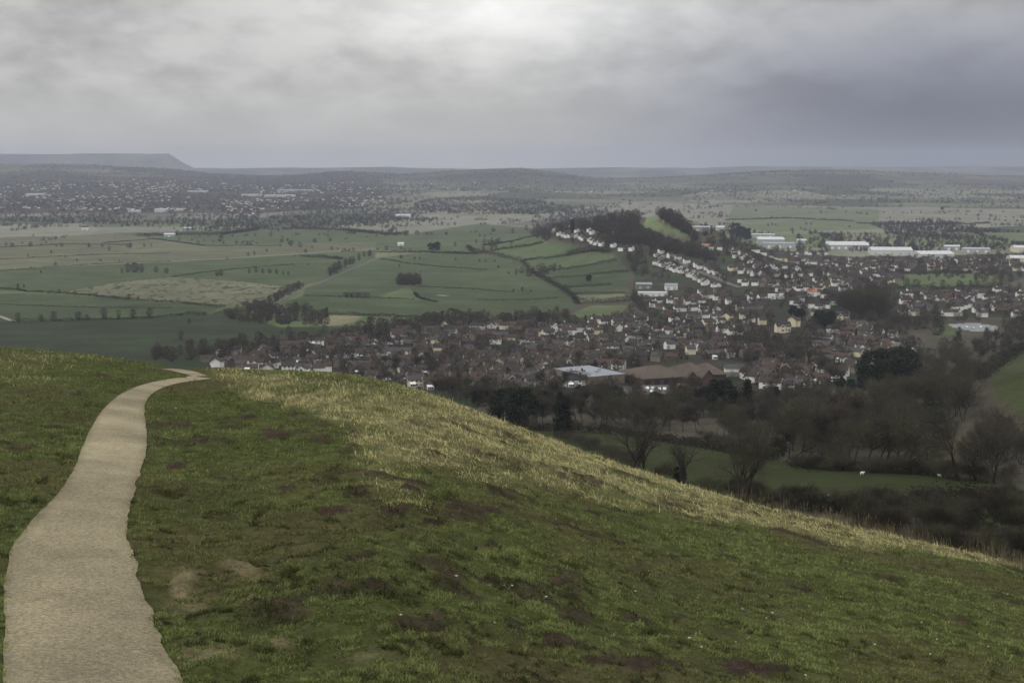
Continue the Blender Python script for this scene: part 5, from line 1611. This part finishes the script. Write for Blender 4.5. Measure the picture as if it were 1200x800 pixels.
# ------------------------------------------------------------------ the sheep in the meadow
def sheep(px, py, rz, label, sc=1.0, m='wool', group='sheep in the meadow'):
    p = at([px], [py])[0]
    verts = [(0, 0, .62), (.32, 0, .64), (.52, 0, .74), (.70, 0, .86), (.86, 0, .80), (-.32, 0, .62), (-.52, 0, .58)]
    edges = [(0, 1), (1, 2), (2, 3), (3, 4), (0, 5), (5, 6)]
    rad = [.30, .29, .17, .13, .075, .30, .20]
    for x, y in ((.34, .13), (.34, -.13), (-.36, .13), (-.36, -.13)):
        b = 1 if x > 0 else 5
        n = len(verts)
        back = -.05 if x < 0 else .02
        verts += [(x, y, .42), (x + back, y, .22), (x, y, .0)]; rad += [.10, .055, .05]
        edges += [(b, n), (n, n + 1), (n + 1, n + 2)]
    me = bpy.data.meshes.new('fleece'); me.from_pydata(verts, edges, []); me.materials.append(M[m])
    o = ob('sheep', me, None, p, rz, sc)
    sk = o.modifiers.new('skin', 'SKIN')
    for i, q in enumerate(me.skin_vertices[0].data if me.skin_vertices else []): q.radius = (rad[i], rad[i])
    if not me.skin_vertices:
        pass
    o.modifiers.new('sub', 'SUBSURF').levels = 1
    tag(o, label, 'sheep', group)
    return o
def skin_init(o, rad): pass
sheep(1010, 556.5, .2, 'white sheep grazing on the left of the meadow hedge', .9)
sheep(1101, 558.5, 2.8, 'smaller pale sheep further right along the meadow hedge', .7)

write_labels()

# ------------------------------------------------------------------ sky, sun, air
def build_world():
    w = bpy.data.worlds.new('World'); scene.world = w; w.use_nodes = True
    nt = w.node_tree; N = nt.nodes; L = nt.links
    bg = N['Background']; bg.inputs['Strength'].default_value = 0.1
    sky = N.new('ShaderNodeTexSky'); sky.sky_type = 'NISHITA'; sky.sun_disc = False
    sky.sun_elevation = math.radians(SUN_EL); sky.sun_rotation = math.radians(SUN_AZ)
    tc = N.new('ShaderNodeTexCoord')
    sep = N.new('ShaderNodeSeparateXYZ'); L.new(tc.outputs['Generated'], sep.inputs[0])
    def math_(op, a, b=None, c=None):
        n = N.new('ShaderNodeMath'); n.operation = op
        for i, q in enumerate((a, b, c)):
            if q is None: continue
            if isinstance(q, (int, float)): n.inputs[i].default_value = q
            else: L.new(q, n.inputs[i])
        return n.outputs[0]
    def mrange(v, a, b, c, d, smooth=True):
        n = N.new('ShaderNodeMapRange'); n.interpolation_type = 'SMOOTHSTEP' if smooth else 'LINEAR'
        L.new(v, n.inputs['Value'])
        for k, q in zip(('From Min', 'From Max', 'To Min', 'To Max'), (a, b, c, d)): n.inputs[k].default_value = q
        return n.outputs['Result']
    az = math_('ARCTAN2', sep.outputs['X'], sep.outputs['Y'])
    el = sep.outputs['Z']
    # cloud deck: long flat banks near the horizon, so the height axis is stretched
    cmb = N.new('ShaderNodeCombineXYZ')
    L.new(math_('MULTIPLY', sep.outputs['X'], 1.0), cmb.inputs['X']); L.new(math_('MULTIPLY', sep.outputs['Y'], 1.0), cmb.inputs['Y'])
    L.new(math_('MULTIPLY', el, 2.3), cmb.inputs['Z'])
    def noise(scale, det, rough, dist, off=0):
        n = N.new('ShaderNodeTexNoise'); n.inputs['Scale'].default_value = scale; n.inputs['Detail'].default_value = det
        n.inputs['Roughness'].default_value = rough; n.inputs['Distortion'].default_value = dist
        if off:
            m = N.new('ShaderNodeVectorMath'); m.operation = 'ADD'; m.inputs[1].default_value = (off, off * .7, off * 1.3)
            L.new(cmb.outputs[0], m.inputs[0]); L.new(m.outputs[0], n.inputs['Vector'])
        else: L.new(cmb.outputs[0], n.inputs['Vector'])
        return n.outputs['Fac']
    n1 = noise(8.0, 6, .5, .12, 3.1); n2 = noise(21.0, 6, .55, .15, 7.7)
    cl = math_('ADD', math_('MULTIPLY', n1, .54), math_('MULTIPLY', n2, .46))
    cl = mrange(cl, .37, .63, -1.0, 1.0)
    # banks fade into murk low down
    amp = mrange(el, .012, .07, .04, .22)
    amp2 = math_('MULTIPLY', amp, mrange(az, .04, .34, 1.0, .55))
    shade = math_('ADD', 1.0, math_('MULTIPLY', cl, amp2))
    # overcast: about three times brighter overhead than at the horizon
    zen = mrange(el, .10, .9, 1.0, 2.1)
    val = math_('MULTIPLY', shade, zen)
    # thin bright place in the cloud ahead
    g1 = math_('POWER', 2.718, math_('MULTIPLY', math_('ADD', math_('POWER', math_('DIVIDE', math_('SUBTRACT', az, -.005), .13), 2.0), math_('POWER', math_('DIVIDE', math_('SUBTRACT', el, .125), .05), 2.0)), -1.0))
    val = math_('ADD', val, math_('MULTIPLY', g1, 1.0))
    # unseen sky beside and behind the camera, brightened to light facing walls
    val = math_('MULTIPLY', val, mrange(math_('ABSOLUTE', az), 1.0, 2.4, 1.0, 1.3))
    # heavier cloud towards the right
    rt = math_('MULTIPLY', mrange(az, -.04, .30, 0.0, 1.0), mrange(az, .9, 2.2, 1.0, 0.0))
    rt = math_('MULTIPLY', rt, mrange(el, .03, .115, 1.0, .22))
    val = math_('MULTIPLY', val, mrange(rt, 0, 1, 1.0, .43, False))
    mix = N.new('ShaderNodeMix'); mix.data_type = 'RGBA'
    mix.inputs['A'].default_value = (5.15, 5.12, 4.95, 1); mix.inputs['B'].default_value = (3.75, 3.95, 5.2, 1)
    L.new(rt, mix.inputs['Factor'])
    sc = N.new('ShaderNodeVectorMath'); sc.operation = 'SCALE'
    L.new(mix.outputs['Result'], sc.inputs[0]); L.new(val, sc.inputs['Scale'])
    mx2 = N.new('ShaderNodeMix'); mx2.data_type = 'RGBA'; mx2.inputs['Factor'].default_value = .95
    L.new(sky.outputs[0], mx2.inputs['A']); L.new(sc.outputs[0], mx2.inputs['B'])
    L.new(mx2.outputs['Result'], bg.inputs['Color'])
    s = bpy.data.lights.new('sun', 'SUN'); s.energy = 1.0; s.angle = math.radians(20); s.color = (1, .95, .86)
    so = bpy.data.objects.new('sun', s); COL.objects.link(so)
    # weak sun through cloud, from the left and behind
    so.rotation_euler = (math.radians(-(90 - SUN_EL)), 0, math.radians(-SUN_AZ))


SUN_EL = 42; SUN_AZ = -115
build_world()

hv = MB(); hv.box(-17600, 17600, -3000, 17600, -1.0, 300.0)
me = hv.mesh('haze', [])
hm = bpy.data.materials.new('haze_air'); hm.use_nodes = True
nt = hm.node_tree
nt.nodes.remove(nt.nodes['Principled BSDF'])
pv = nt.nodes.new('ShaderNodeVolumePrincipled')
pv.inputs['Color'].default_value = (.73, .785, .97, 1); pv.inputs['Density'].default_value = 6e-5
pv.inputs['Density Attribute'].default_value = ''
pv.inputs['Anisotropy'].default_value = 0.25
nt.links.new(pv.outputs[0], nt.nodes['Material Output'].inputs['Volume'])
me.materials.append(hm)
tag(ob('haze', me), 'pale air fading the far plain and hills', 'haze', kind='stuff')

scene.render.engine = 'CYCLES'
cy = scene.cycles
cy.max_bounces = 5; cy.diffuse_bounces = 2; cy.glossy_bounces = 2; cy.transmission_bounces = 3; cy.volume_bounces = 1
cy.use_denoising = True
cy.sample_clamp_indirect = 4
scene.view_settings.view_transform = 'Standard'
scene.view_settings.look = 'None'
scene.view_settings.exposure = 0.0
scene.view_settings.gamma = 1.0
scene.view_settings.use_curve_mapping = False
